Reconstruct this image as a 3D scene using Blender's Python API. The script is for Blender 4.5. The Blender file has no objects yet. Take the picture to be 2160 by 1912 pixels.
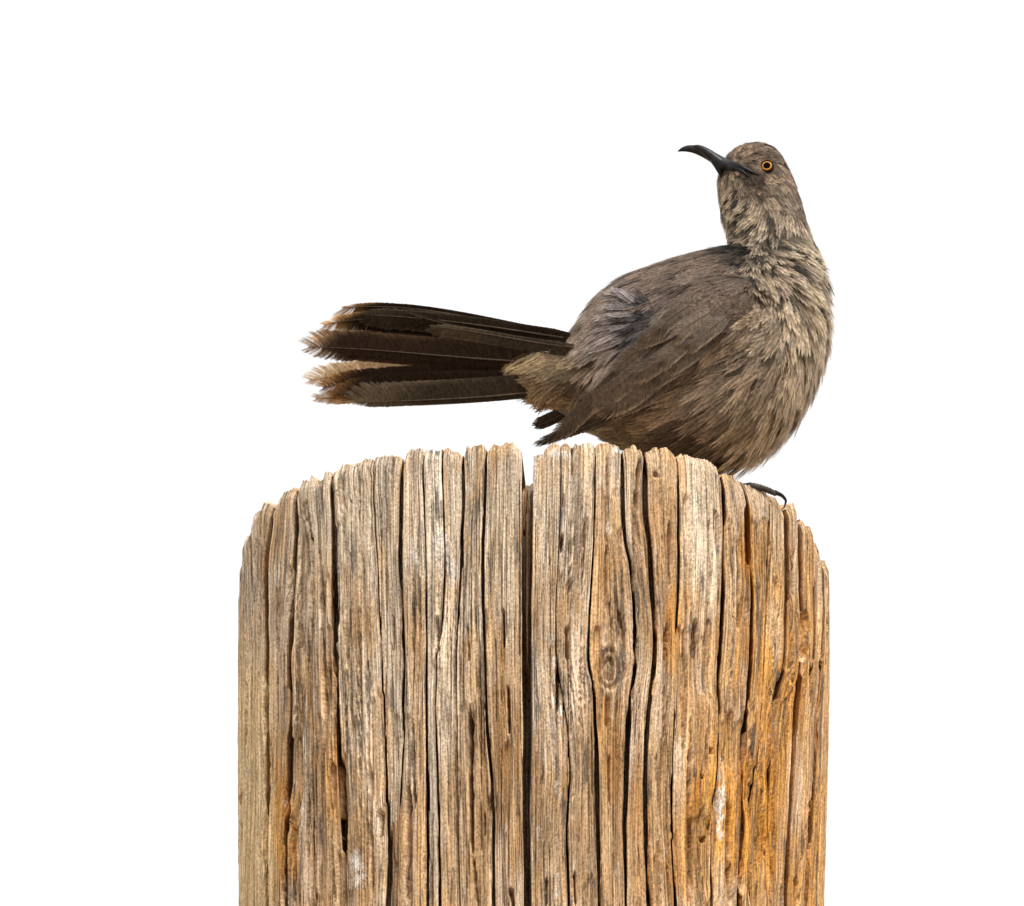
import bpy, math, random
import numpy as np
from mathutils import Vector
from mathutils.bvhtree import BVHTree

random.seed(7)
RNG = np.random.default_rng(11)
scene = bpy.context.scene
COL = scene.collection

# ------------------------------------------------------------------ camera
E = math.radians(21.0)            # the camera looks up at the post top
D = 6.0                           # metres from the lens to the near rim
S = 0.000184                      # metres per photograph pixel at that distance
R = 623 * S * (D + 0.107) / D     # post radius
HT = 3.62                         # height of the post top
RIGHT = np.array([1.0, 0, 0])
UP = np.array([0, -math.sin(E), math.cos(E)])
FWD = np.array([0, math.cos(E), math.sin(E)])
RIM = np.array([0, -R, HT])       # near point of the rim, seen at pixel (1128, 935)
CAM = RIM - RIGHT * (48 * S) - UP * (21 * S) - FWD * D

cam = bpy.data.cameras.new("camera")
cam.sensor_fit = 'HORIZONTAL'
cam.sensor_width = 36.0
cam.lens = 36.0 * D / (2160 * S)
cam.clip_start = 0.1
cam.clip_end = 20000
cam_o = bpy.data.objects.new("camera", cam)
COL.objects.link(cam_o)
cam_o.location = CAM
cam_o.rotation_euler = (math.pi / 2 + E, 0, 0)
scene.camera = cam_o

# ------------------------------------------------------------------ sky and sun (bright overcast)
SUN_EL, SUN_AZ = math.radians(52), math.radians(149)     # azimuth clockwise from +Y
world = bpy.data.worlds.new("World")
scene.world = world
world.use_nodes = True
wn, wl = world.node_tree.nodes, world.node_tree.links
wn.clear()
w_out = wn.new('ShaderNodeOutputWorld')
w_bg = wn.new('ShaderNodeBackground')
w_sky = wn.new('ShaderNodeTexSky')
w_sky.sky_type = 'NISHITA'
w_sky.sun_disc = False
w_sky.sun_elevation = SUN_EL
w_sky.sun_rotation = SUN_AZ
w_mix = wn.new('ShaderNodeMix')
w_mix.data_type = 'RGBA'
w_mix.inputs['Factor'].default_value = 0.985             # an even, thick cloud layer
w_mix.inputs[7].default_value = (4.9, 4.9, 4.9, 1)
wl.new(w_sky.outputs[0], w_mix.inputs[6])
wl.new(w_mix.outputs[2], w_bg.inputs[0])
w_bg.inputs[1].default_value = 0.1
wl.new(w_bg.outputs[0], w_out.inputs[0])

sun = bpy.data.lights.new("sun", 'SUN')
sun.energy = 1.5
sun.angle = math.radians(34)
sun.color = (1.0, 0.96, 0.9)
sun_o = bpy.data.objects.new("sun", sun)
COL.objects.link(sun_o)
to_sun = Vector((math.sin(SUN_AZ) * math.cos(SUN_EL), math.cos(SUN_AZ) * math.cos(SUN_EL), math.sin(SUN_EL)))
sun_o.rotation_euler = to_sun.to_track_quat('Z', 'Y').to_euler()
sun_o.location = (3, -4, 9)

scene.view_settings.view_transform = 'Standard'
scene.view_settings.look = 'None'
scene.view_settings.exposure = 1.12
scene.view_settings.gamma = 1.0
scene.render.engine = 'CYCLES'
scene.cycles.max_bounces = 8
scene.cycles.diffuse_bounces = 4
scene.cycles.transmission_bounces = 4

# ------------------------------------------------------------------ helpers
def ray(px, py):
    return FWD + RIGHT * ((px - 1080) * S / D) - UP * ((py - 956) * S / D)

def at_y(px, py, y):
    """the point seen at a pixel, on the upright plane y"""
    d = ray(px, py)
    return CAM + d * ((y - CAM[1]) / d[1])

def on_post(px, py, r):
    """angle (0 = towards the camera, + = right) and height of a pixel on the post's side"""
    d = ray(px, py)
    a = d[0] ** 2 + d[1] ** 2
    b = 2 * (CAM[0] * d[0] + CAM[1] * d[1])
    c = CAM[0] ** 2 + CAM[1] ** 2 - r * r
    q = b * b - 4 * a * c
    t = (-b - math.sqrt(q)) / (2 * a) if q > 0 else -b / (2 * a)
    p = CAM + d * t
    return math.atan2(p[0], -p[1]), p[2]

def project(P):
    """pixels of many points (n,3)"""
    v = P - CAM
    z = v @ FWD
    return 1080 + (v @ RIGHT) / z * D / S, 956 - (v @ UP) / z * D / S

def hash2(ix, iy, seed):
    n = (ix.astype(np.int64) * 374761393 + iy.astype(np.int64) * 668265263 + seed * 974711) & 0x7fffffff
    n = ((n ^ (n >> 13)) * 1274126177) & 0x7fffffff
    n = (n ^ (n >> 16)) & 0xffff
    return n / 65535.0

def noise(x, y, seed=0):
    x, y = np.broadcast_arrays(np.asarray(x, float), np.asarray(y, float))
    ix, iy = np.floor(x), np.floor(y)
    fx, fy = x - ix, y - iy
    fx, fy = fx * fx * (3 - 2 * fx), fy * fy * (3 - 2 * fy)
    a, b = hash2(ix, iy, seed), hash2(ix + 1, iy, seed)
    c, d = hash2(ix, iy + 1, seed), hash2(ix + 1, iy + 1, seed)
    return (a * (1 - fx) + b * fx) * (1 - fy) + (c * (1 - fx) + d * fx) * fy

def fbm(x, y, seed=0, octaves=3):
    v, amp = 0, 0.5
    for k in range(octaves):
        v = v + amp * noise(x * 2 ** k, y * 2 ** k, seed + k * 17)
        amp *= 0.5
    return v

def smooth(e0, e1, x):
    t = np.clip((x - e0) / (e1 - e0), 0, 1)
    return t * t * (3 - 2 * t)

def link(name, mesh, mat=None, parent=None):
    o = bpy.data.objects.new(name, mesh)
    COL.objects.link(o)
    if mat:
        mesh.materials.append(mat)
    if parent is not None:
        o.parent = parent
    return o

def mesh_np(name, V, F, smooth_shade=True):
    """V (n,3), F list of equal-size face index arrays"""
    me = bpy.data.meshes.new(name)
    V = np.asarray(V, np.float32)
    me.vertices.add(len(V))
    me.vertices.foreach_set('co', V.ravel())
    loops = np.concatenate([np.asarray(f, np.int32).ravel() for f in F])
    counts = np.concatenate([np.full(len(f), np.asarray(f).shape[1], np.int32) for f in F])
    starts = np.concatenate([[0], np.cumsum(counts)[:-1]]).astype(np.int32)
    me.loops.add(len(loops))
    me.loops.foreach_set('vertex_index', loops)
    me.polygons.add(len(counts))
    me.polygons.foreach_set('loop_start', starts)
    me.polygons.foreach_set('loop_total', counts)
    me.polygons.foreach_set('use_smooth', np.full(len(counts), smooth_shade))
    me.update(calc_edges=True)
    return me

def set_attr(me, name, kind, data):
    a = me.attributes.new(name, kind, 'POINT')
    key = {'FLOAT': 'value', 'FLOAT_VECTOR': 'vector', 'FLOAT_COLOR': 'color'}[kind]
    a.data.foreach_set(key, np.asarray(data, np.float32).ravel())

def empty(name, loc, parent=None):
    o = bpy.data.objects.new(name, None)
    o.empty_display_size = 0.05
    COL.objects.link(o)
    o.location = loc
    if parent is not None:
        o.parent = parent
    return o

# ------------------------------------------------------------------ materials
def new_mat(name):
    m = bpy.data.materials.new(name)
    m.use_nodes = True
    nt = m.node_tree
    nt.nodes.clear()
    out = nt.nodes.new('ShaderNodeOutputMaterial')
    return m, nt, out

def N(nt, kind, **kw):
    n = nt.nodes.new(kind)
    for k, v in kw.items():
        if k == 'ins':
            for key, val in v.items():
                if isinstance(val, bpy.types.NodeSocket):
                    nt.links.new(val, n.inputs[key])
                else:
                    n.inputs[key].default_value = val
        else:
            setattr(n, k, v)
    return n

def mixc(nt, fac, a, b, blend='MIX'):
    n = nt.nodes.new('ShaderNodeMix')
    n.data_type = 'RGBA'
    n.blend_type = blend
    for key, val in ((0, fac), (6, a), (7, b)):
        if isinstance(val, bpy.types.NodeSocket):
            nt.links.new(val, n.inputs[key])
        else:
            n.inputs[key].default_value = val if key == 0 else (*val, 1)
    return n.outputs[2]

def mth(nt, op, a, b=0.0, c=0.0, clamp=False):
    n = nt.nodes.new('ShaderNodeMath')
    n.operation = op
    n.use_clamp = clamp
    for k, v in enumerate((a, b, c)):
        if isinstance(v, bpy.types.NodeSocket):
            nt.links.new(v, n.inputs[k])
        else:
            n.inputs[k].default_value = v
    return n.outputs[0]

def step(nt, v, lo, hi, out_lo=0.0, out_hi=1.0):
    n = nt.nodes.new('ShaderNodeMapRange')
    n.interpolation_type = 'SMOOTHSTEP'
    nt.links.new(v, n.inputs[0])
    for k, x in enumerate((lo, hi, out_lo, out_hi)):
        n.inputs[1 + k].default_value = x
    return n.outputs[0]

def wood_material():
    m, nt, out = new_mat("weathered_wood")
    g = N(nt, 'ShaderNodeAttribute', attribute_name='grain').outputs['Vector']
    def att(nm):
        return N(nt, 'ShaderNodeAttribute', attribute_name=nm).outputs['Fac']
    def tex(sc, detail=3.0, rough=0.55, dist=0.0):
        mp = N(nt, 'ShaderNodeVectorMath', operation='MULTIPLY', ins={0: g, 1: sc})
        return N(nt, 'ShaderNodeTexNoise', ins={'Vector': mp.outputs[0], 'Scale': 1.0, 'Detail': detail,
                                                'Roughness': rough, 'Distortion': dist}).outputs[0]
    streak = tex((420, 9, 3.1), 4, 0.6)
    fine = tex((1700, 34, 1.7), 3, 0.65)
    hair = tex((2300, 16, 5.3), 2, 0.5)
    broad = tex((70, 13, 2.3), 3, 0.6)
    patch = tex((95, 22, 4.7), 4, 0.62, 0.6)
    blot = tex((160, 42, 1.1), 4, 0.65, 1.0)
    speck = tex((1500, 900, 1.0), 2, 0.6)
    lich = tex((330, 170, 9.0), 4, 0.7, 0.8)
    warm, fresh, knot, pale = att('warm'), att('fresh'), att('knot'), att('pale')
    c = mixc(nt, step(nt, streak, 0.30, 0.70), (0.36, 0.220, 0.110), (0.80, 0.585, 0.365))
    c = mixc(nt, step(nt, broad, 0.45, 0.66, 0, 0.88), c, (0.86, 0.735, 0.59))
    # grey weathering, less where the wood is warm
    gf = mth(nt, 'MULTIPLY', step(nt, patch, 0.46, 0.60, 0, 0.72), mth(nt, 'SUBTRACT', 1.1, warm, clamp=True))
    c = mixc(nt, gf, c, mixc(nt, step(nt, fine, 0.35, 0.65), (0.25, 0.215, 0.18), (0.70, 0.62, 0.52)))
    # orange heartwood
    wf = mth(nt, 'MULTIPLY', warm, step(nt, tex((150, 12, 7.7), 3), 0.28, 0.5, 0.45, 1.0))
    c = mixc(nt, wf, c, mixc(nt, step(nt, streak, 0.3, 0.7), (0.42, 0.165, 0.028), (0.86, 0.45, 0.105)))
    c = mixc(nt, mth(nt, 'MULTIPLY', fresh, 0.75), c,
             mixc(nt, step(nt, fine, 0.35, 0.65), (0.27, 0.140, 0.052), (0.58, 0.335, 0.130)))
    c = mixc(nt, mth(nt, 'MULTIPLY', att('brown'), 0.78), c, mixc(nt, step(nt, streak, 0.3, 0.7), (0.24, 0.135, 0.058), (0.54, 0.345, 0.180)))
    c = mixc(nt, mth(nt, 'MULTIPLY', att('cream'), 0.75), c, mixc(nt, step(nt, streak, 0.32, 0.62), (0.54, 0.405, 0.27), (0.92, 0.79, 0.62)))
    # grey-white lichen bloom
    lf = mth(nt, 'MULTIPLY', step(nt, lich, 0.55, 0.68), step(nt, blot, 0.50, 0.60, 0, 0.7))
    c = mixc(nt, lf, c, (0.62, 0.55, 0.47))
    # blue-black stain streaks along the grain; in the hairlines, painted-in crack shade too
    sf = mth(nt, 'MULTIPLY', step(nt, hair, 0.60, 0.70), step(nt, blot, 0.36, 0.56, 0.15, 0.75))
    c = mixc(nt, sf, c, (0.085, 0.066, 0.050))
    st = mth(nt, 'MULTIPLY', step(nt, tex((260, 26, 12.0), 4, 0.6), 0.57, 0.66), 0.78)
    c = mixc(nt, st, c, (0.110, 0.095, 0.083))
    sap = att('sap')
    c = mixc(nt, mth(nt, 'MULTIPLY', sap, 0.8), c, mixc(nt, step(nt, streak, 0.35, 0.65), (0.62, 0.42, 0.20), (0.95, 0.75, 0.46)))
    c = mixc(nt, mth(nt, 'MULTIPLY', pale, step(nt, lich, 0.38, 0.52)), c, (0.80, 0.74, 0.66))
    # knot rings
    kr = N(nt, 'ShaderNodeMath', operation='SINE', ins={0: mth(nt, 'MULTIPLY', mth(nt, 'ADD', knot, mth(nt, 'MULTIPLY', lich, 0.5)), 22.0)}).outputs[0]
    kf = mth(nt, 'MULTIPLY', step(nt, knot, 0.05, 0.55), step(nt, kr, -0.4, 0.9, 0.25, 0.85))
    c = mixc(nt, kf, c, (0.20, 0.105, 0.045))
    val = mth(nt, 'ADD', mth(nt, 'MULTIPLY', fine, 0.9), mth(nt, 'MULTIPLY', speck, 0.75))
    c = mixc(nt, 1.0, c, N(nt, 'ShaderNodeCombineColor', ins={0: step(nt, val, 0.54, 1.10, .38, 1.48),
             1: step(nt, val, 0.54, 1.10, .36, 1.48), 2: step(nt, val, 0.54, 1.10, .34, 1.48)}).outputs[0], 'MULTIPLY')
    h = mth(nt, 'ADD', mth(nt, 'MULTIPLY', fine, 0.9), mth(nt, 'ADD', mth(nt, 'MULTIPLY', streak, 0.8), mth(nt, 'MULTIPLY', speck, 0.35)))
    h = mth(nt, 'SUBTRACT', h, mth(nt, 'MULTIPLY', step(nt, hair, 0.58, 0.68), 0.8))
    b = N(nt, 'ShaderNodeBump', ins={'Strength': 0.85, 'Distance': 0.0007, 'Height': h})
    p = N(nt, 'ShaderNodeBsdfPrincipled', ins={'Base Color': c, 'Roughness': 0.88, 'Specular IOR Level': 0.15, 'Normal': b.outputs[0]})
    nt.links.new(p.outputs[0], out.inputs[0])
    return m

def feather_material(name, translucency, rough=0.65, spec=0.25):
    m, nt, out = new_mat(name)
    col = N(nt, 'ShaderNodeAttribute', attribute_name='col').outputs['Color']
    geo = N(nt, 'ShaderNodeNewGeometry').outputs['Position']
    nz = N(nt, 'ShaderNodeTexNoise', ins={'Vector': geo, 'Scale': 700.0, 'Detail': 2.0}).outputs[0]
    f = step(nt, nz, 0.3, 0.7, 0.78, 1.2)
    c = mixc(nt, 1.0, col, N(nt, 'ShaderNodeCombineColor', ins={0: f, 1: f, 2: f}).outputs[0], 'MULTIPLY')
    p = N(nt, 'ShaderNodeBsdfPrincipled', ins={'Base Color': c, 'Roughness': rough, 'Specular IOR Level': spec})
    t = N(nt, 'ShaderNodeBsdfTranslucent', ins={'Color': c})
    mx = N(nt, 'ShaderNodeMixShader', ins={0: translucency, 1: p.outputs[0], 2: t.outputs[0]})
    nt.links.new(mx.outputs[0], out.inputs[0])
    return m

def horn_material(name, c0, c1, rough):
    m, nt, out = new_mat(name)
    geo = N(nt, 'ShaderNodeNewGeometry').outputs['Position']
    nz = N(nt, 'ShaderNodeTexNoise', ins={'Vector': geo, 'Scale': 420.0, 'Detail': 4.0}).outputs[0]
    c = mixc(nt, step(nt, nz, 0.35, 0.7), c0, c1)
    b = N(nt, 'ShaderNodeBump', ins={'Strength': 0.25, 'Distance': 0.0003, 'Height': nz})
    p = N(nt, 'ShaderNodeBsdfPrincipled', ins={'Base Color': c, 'Roughness': rough, 'Specular IOR Level': 0.3, 'Normal': b.outputs[0]})
    nt.links.new(p.outputs[0], out.inputs[0])
    return m

def ground_material():
    m, nt, out = new_mat("dry_soil")
    geo = N(nt, 'ShaderNodeNewGeometry').outputs['Position']
    a = N(nt, 'ShaderNodeTexNoise', ins={'Vector': geo, 'Scale': 0.35, 'Detail': 6.0}).outputs[0]
    s = N(nt, 'ShaderNodeTexNoise', ins={'Vector': geo, 'Scale': 14.0, 'Detail': 6.0, 'Roughness': 0.7}).outputs[0]
    c = mixc(nt, step(nt, a, 0.35, 0.65), (0.24, 0.18, 0.12), (0.36, 0.29, 0.21))
    c = mixc(nt, step(nt, s, 0.5, 0.72, 0, 0.6), c, (0.15, 0.11, 0.075))
    b = N(nt, 'ShaderNodeBump', ins={'Strength': 0.7, 'Distance': 0.03, 'Height': s})
    p = N(nt, 'ShaderNodeBsdfPrincipled', ins={'Base Color': c, 'Roughness': 0.95, 'Normal': b.outputs[0]})
    nt.links.new(p.outputs[0], out.inputs[0])
    return m

WOOD = wood_material()
PLUME = feather_material("contour_feather", 0.18)
QUILL = feather_material("flight_feather", 0.45, 0.6, 0.06)
COVERT = feather_material("wing_feather", 0.12, 0.6)
HORN = horn_material("black_horn", (0.006, 0.0065, 0.008), (0.016, 0.017, 0.020), 0.30)
SCALE = horn_material("dark_scaly_skin", (0.030, 0.026, 0.024), (0.075, 0.062, 0.055), 0.55)
SHAFT = horn_material("feather_shaft", (0.16, 0.12, 0.09), (0.26, 0.21, 0.17), 0.4)

# ------------------------------------------------------------------ ground
n = 48
gx = np.sinh(np.linspace(-7, 7, n)) / math.sinh(7) * 6000
X, Y = np.meshgrid(gx, gx)
Z = 0.08 * (fbm(X * 0.15, Y * 0.15, 5) - 0.45) * np.minimum(1, np.hypot(X, Y) / 3)
idx = np.arange(n * n).reshape(n, n)
quads = np.stack([idx[:-1, :-1], idx[:-1, 1:], idx[1:, 1:], idx[1:, :-1]], -1).reshape(-1, 4)
g = link("ground", mesh_np("ground", np.stack([X, Y, Z], -1).reshape(-1, 3), [quads]), ground_material())
g["kind"] = "structure"

# ------------------------------------------------------------------ the post
def z4(p): return (480 + .3229 * p[0], 900 + .3229 * p[1])
def z5(p): return (1100 + .33268 * p[0], 900 + .33268 * p[1])
def z6(p): return (480 + .3229 * p[0], 1400 + .3229 * p[1])
def z7(p): return (1100 + .33268 * p[0], 1400 + .33268 * p[1])

TOP_L = [(75,1120),(90,870),(100,760),(110,705),(135,705),(150,600),(165,575),(200,550),(215,505),(250,505),(275,515),
  (310,520),(325,460),(340,435),(430,400),(445,395),(455,380),(470,345),(510,345),(530,325),(560,345),(610,335),(615,300),
  (640,295),(660,330),(680,290),(715,270),(735,250),(790,238),(815,255),(830,225),(880,210),(935,215),(960,190),(1000,180),
  (1070,185),(1090,195),(1105,190),(1130,205),(1150,235),(1165,170),(1200,145),(1260,155),(1275,170),(1295,140),(1320,135),
  (1350,150),(1395,150),(1430,130),(1470,150),(1510,165),(1550,170),(1560,135),(1590,130),(1605,120),(1650,118),(1675,130),
  (1690,150),(1710,130),(1740,97),(1780,115),(1800,110),(1850,95),(1880,100),(1895,130),(1910,120),(1925,150)]
TOP_R = [(135,170),(160,120),(180,100),(240,100),(310,110),(330,125),(345,95),(365,110),(440,100),(465,105),(490,95),(560,100),
  (600,120),(640,150),(680,125),(720,120),(760,160),(800,150),(840,145),(850,115),(865,115),(875,140),(900,125),(930,130),
  (960,155),(985,175),(1040,175),(1100,180),(1160,195),(1210,215),(1240,250),(1260,290),(1300,300),(1340,305),(1360,330),
  (1400,345),(1450,370),(1500,370),(1550,400),(1600,430),(1640,450),(1660,490),(1680,510),(1710,500),(1730,485),(1755,490),
  (1765,560),(1775,600),(1790,595),(1815,620),(1825,640),(1845,640),(1860,700),(1870,770),(1885,760),(1895,720),(1905,780),
  (1920,800),(1930,880),(1950,870)]
prof = sorted([on_post(*z4(p), R) for p in TOP_L] + [on_post(*z5(p), R) for p in TOP_R])
pt_th = np.array([p[0] for p in prof])
pt_z = np.array([p[1] for p in prof])
# near the silhouette a pixel fixes the height poorly: fade to the mean height there
pt_z = HT + np.clip(pt_z - HT, -0.020, 0.006)

def top_z(th):
    z = np.where(np.abs(th) < 1.62, np.interp(th, pt_th, pt_z), HT - .004)
    a = th * R
    z = z + 0.0011 * (noise(a * 900, 0, 3) - .5) + 0.0012 * (noise(a * 330, 0, 4) - .5) + 0.0007 * (noise(a * 2200, 0, 9) - .5)
    return z + (np.abs(th) > 1.3) * 0.004 * (noise(a * 150, 0, 8) - .5)

ZV = HT - 0.215        # below this nothing shows in the photograph

def base_r(z):
    return R * (1 - 0.014 * smooth(HT - 0.03, ZV, z))

# long cracks, which part the strips: traced points and widths in photograph pixels
def crack(a, fa, b, fb, w, depth):
    return ([fa(p) for p in a] + [fb(p) for p in b], w, depth)
LONG = [
 crack([(145,600),(155,900),(160,1200),(165,1500)], z4, [(160,200),(155,800),(120,1580)], z6, [5, 3, 3, 2], 5),
 crack([(285,520),(275,700),(245,900),(248,1250),(252,1500)], z4, [(242,200),(245,600),(240,900),(232,1150),(232,1580)], z6, [11, 10, 10, 6, 4], 9),
 crack([(440,400),(440,700),(425,1000),(405,1200),(393,1500)], z4, [(398,250),(385,600),(370,950),(352,1150),(350,1580)], z6, [8, 8, 7, 7, 4], 9),
 crack([(516,345),(520,500),(540,750),(545,1100),(545,1500)], z4, [(545,300),(545,900),(545,1580)], z6, [4, 3, 4, 4, 4], 8),
 crack([(672,330),(690,600),(690,1000),(697,1500)], z4, [(715,400),(735,850),(755,1300),(757,1580)], z6, [8, 9, 9, 8, 5], 12),
 crack([(945,205),(950,450),(965,700),(980,900),(985,1150),(1000,1500)], z4, [(1012,300),(1025,750),(1032,1100),(1024,1580)], z6, [2, 2, 3, 5, 5, 3], 7),
 crack([(1135,210),(1130,600),(1127,900),(1140,1200),(1150,1500)], z4, [(1143,200),(1140,400),(1110,900),(1095,1580)], z6, [9, 9, 8, 5, 3, 2], 14),
 crack([(1277,170),(1277,330),(1290,650),(1296,900),(1300,1500)], z4, [(1297,300),(1300,800),(1300,1580)], z6, [4, 3, 4, 5, 5, 3], 10),
 crack([(1400,150),(1402,300),(1420,900),(1400,1300),(1360,1500)], z4, [(1352,200),(1365,700),(1375,1200),(1380,1580)], z6, [3, 2, 2, 3, 4, 5], 8),
 crack([(1537,170),(1540,500),(1530,700),(1526,900),(1500,1300),(1490,1500)], z4, [(1490,250),(1495,900),(1510,1580)], z6, [8, 6, 3, 2, 3, 4], 12),
 crack([(1690,140),(1680,500),(1665,800),(1665,1100),(1680,1500)], z4, [(1685,200),(1690,400),(1722,700),(1730,1000),(1735,1580)], z6, [5, 6, 5, 6, 6, 7], 13),
 crack([(1962,150),(1958,560),(1955,900),(1952,1500)], z4, [(1957,500),(1950,900),(1960,1580)], z6, [25, 24, 20, 17, 15, 15], 23),
 crack([(250,105),(252,330),(238,800),(218,1100),(222,1450)], z5, [(262,200),(296,420),(312,700),(290,1000),(300,1350),(305,1530)], z7, [3, 2, 3, 3, 5, 6], 9),
 crack([(467,105),(465,500),(455,800),(432,1200),(420,1480)], z5, [(442,80),(467,160),(480,500),(490,1000),(505,1530)], z7, [3, 4, 5, 8, 8, 8], 14),
 crack([(640,140),(645,500),(660,750),(692,850),(712,1100),(732,1480)], z5, [(722,50),(700,150),(675,600),(665,1000),(675,1530)], z7, [7, 6, 6, 9, 6, 4], 13),
 crack([(780,190),(787,600),(812,720),(818,900),(832,1100),(852,1300),(850,1490)], z5, [(835,120),(810,300),(795,700),(802,1100),(832,1530)], z7, [11, 11, 9, 9, 10, 12], 15),
 crack([(995,175),(995,400),(997,700),(1000,1000),(985,1300),(990,1490)], z5, [(992,150),(972,500),(970,1000),(998,1400),(1004,1530)], z7, [4, 5, 4, 3, 4, 4], 9),
 crack([(1270,295),(1288,600),(1288,800),(1276,1100),(1265,1400)], z5, [(1252,100),(1268,300),(1258,700),(1236,1000),(1235,1530)], z7, [7, 9, 6, 3, 5, 3], 11),
 crack([(1395,345),(1440,520),(1445,800),(1465,1000),(1460,1480)], z5, [(1440,350),(1435,900),(1420,1530)], z7, [4, 7, 8, 9, 10, 8], 13),
 crack([(1572,410),(1575,800),(1560,1000),(1545,1450)], z5, [(1530,400),(1512,700),(1502,1530)], z7, [5, 5, 4, 4, 4], 9),
 crack([(1690,505),(1693,900),(1697,1100),(1690,1480)], z5, [(1622,300),(1612,600),(1600,900),(1610,1530)], z7, [11, 9, 3, 3, 3], 9),
 crack([(1770,580),(1775,900),(1778,1100),(1795,1250),(1790,1480)], z5, [(1762,300),(1755,600),(1740,1200),(1735,1530)], z7, [5, 5, 8, 6, 5, 4], 9),
 crack([(1862,720),(1862,1000),(1868,1300),(1865,1480)], z5, [(1848,300),(1850,800),(1830,1530)], z7, [4, 4, 4, 4], 8),
 crack([(1918,800),(1925,1000),(1922,1300),(1915,1480)], z5, [(1897,300),(1893,700),(1870,1250),(1865,1530)], z7, [7, 6, 8, 8, 4], 8),
]
ZG = np.concatenate([[-0.3, 0.5, 1.5, 2.5, HT - 0.28], np.linspace(ZV, HT + 0.01, 120)])
tracks = []
for pts, w, depth in LONG:
    tz = sorted([on_post(*p, R)[::-1] for p in pts])
    zz = np.array([t[0] for t in tz]); tt = np.array([t[1] for t in tz])
    th = np.interp(ZG, zz, tt)
    ker = np.ones(5) / 5
    th2 = th.copy(); th2[7:-2] = np.convolve(th[5:], ker, 'valid')
    th2 += (0.00012 * (noise(ZG * 90, len(tracks), 21) - .5)) / R
    wid = np.interp(ZG, np.linspace(ZV, HT, len(w)), w[::-1])
    # jagged crack lips
    wid = np.maximum(wid * np.interp(wid, [2, 5, 10, 20], [.9, 1.15, 1.2, 1.0]), 2.0) + 1.6 * (noise(ZG * 90, len(tracks) * 3, 31) - .5)
    wid = wid * (1 - .45 * smooth(HT - .012, HT - .002, ZG) * (wid < 16))
    wid = np.maximum(wid, 1.6) * S
    tracks.append([th2, wid / R / np.maximum(.36, np.cos(th2)), max(.010, depth * 1.6 / 1000)])
# the hidden back: cracks at uneven spacing
b = 1.50
rb = random.Random(4)
while b < 2 * math.pi - 1.52:
    th = b if b <= math.pi else b - 2 * math.pi
    tracks.append([np.full(len(ZG), th) + 0.02 * (noise(ZG * 12, b * 10, 41) - .5), np.full(len(ZG), rb.uniform(.0006, .002) / R), rb.uniform(.006, .012)])
    b += rb.uniform(.10, .26)
tracks.sort(key=lambda t: t[0].mean())
TH = np.array([t[0] for t in tracks])
for k in range(1, len(TH)):                     # never let two cracks cross
    TH[k] = np.maximum(TH[k], TH[k - 1] + 0.018)
WD = np.array([t[1] for t in tracks])
DP = np.array([t[2] for t in tracks])
REF = TH[:, 30:].mean(1)
NT = len(TH)

def along(arr, z):
    return np.interp(z, ZG, arr)

# short checks inside a strip: traced, then scattered
MINOR = []
def minor(f, pts, w, depth=4):
    tz = sorted([on_post(*f(p), R)[::-1] for p in pts])
    MINOR.append((np.array([t[0] for t in tz]), np.array([t[1] for t in tz]), (w * 1.25 + 1) * S / R / max(.36, math.cos(tz[0][1])), depth * 1.9 / 1000))
minor(z4, [(505,480),(508,600),(500,640)], 5); minor(z4, [(600,800),(607,1100),(612,1370)], 4)
minor(z6, [(620,0),(625,300),(627,580)], 4); minor(z4, [(747,300),(752,600),(740,760)], 4, 3)
minor(z4, [(1080,1230),(1075,1480)], 3); minor(z4, [(1365,1230),(1370,1480)], 3)
minor(z4, [(1565,1280),(1575,1540)], 3); minor(z4, [(1797,1170),(1805,1450)], 4)
minor(z4, [(340,1000),(335,1480)], 3); minor(z4, [(935,500),(940,800)], 2.5, 2); minor(z4, [(1070,190),(1065,330)], 3, 3)
minor(z4, [(465,1280),(475,1450)], 8, 3); minor(z6, [(430,280),(432,380)], 4); minor(z6, [(412,990),(405,1200),(410,1400),(415,1580)], 9, 6)
minor(z6, [(660,620),(685,900),(700,1020)], 6, 5); minor(z6, [(500,1160),(505,1260)], 6, 3); minor(z6, [(905,500),(920,800),(930,1200),(935,1580)], 4)
minor(z6, [(985,940),(985,1140)], 7, 3); minor(z6, [(1205,350),(1212,720),(1222,960)], 4, 3); minor(z6, [(1170,750),(1175,1100),(1165,1580)], 10, 4)
minor(z6, [(1580,250),(1577,800),(1592,1250)], 7, 8); minor(z6, [(1600,1250),(1628,1580)], 2.5); minor(z6, [(1830,130),(1838,460)], 4)
minor(z6, [(1675,960),(1678,1120)], 3, 2); minor(z6, [(1845,1450),(1865,1580)], 7, 4); minor(z6, [(690,1580),(670,1250),(660,1050)], 3)
minor(z5, [(325,110),(327,330)], 3, 5); minor(z5, [(258,680),(250,800)], 4, 4); minor(z5, [(620,1150),(650,1300),(662,1430)], 5, 4); minor(z5, [(560,1100),(575,1300)], 2.5, 2)
minor(z5, [(937,590),(942,800),(945,1000)], 4); minor(z5, [(930,1240),(918,1400),(910,1490)], 6, 5); minor(z5, [(1105,1210),(1100,1480)], 8, 3)
minor(z5, [(1188,1220),(1190,1350)], 5, 3); minor(z5, [(1385,900),(1380,1200),(1375,1300)], 5, 4); minor(z5, [(285,1250),(295,1480)], 5, 4)
minor(z5, [(745,200),(720,600),(735,800)], 6, 4); minor(z5, [(850,290),(851,320)], 6, 3); minor(z5, [(265,430),(260,520)], 3, 2)
minor(z7, [(230,0),(232,300)], 4); minor(z7, [(340,1300),(350,1530)], 4); minor(z7, [(162,1340),(160,1530)], 3)
minor(z7, [(565,550),(570,900)], 2.5, 2); minor(z7, [(545,200),(548,400)], 7, 2); minor(z7, [(870,550),(865,750)], 2.5, 2)
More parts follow.
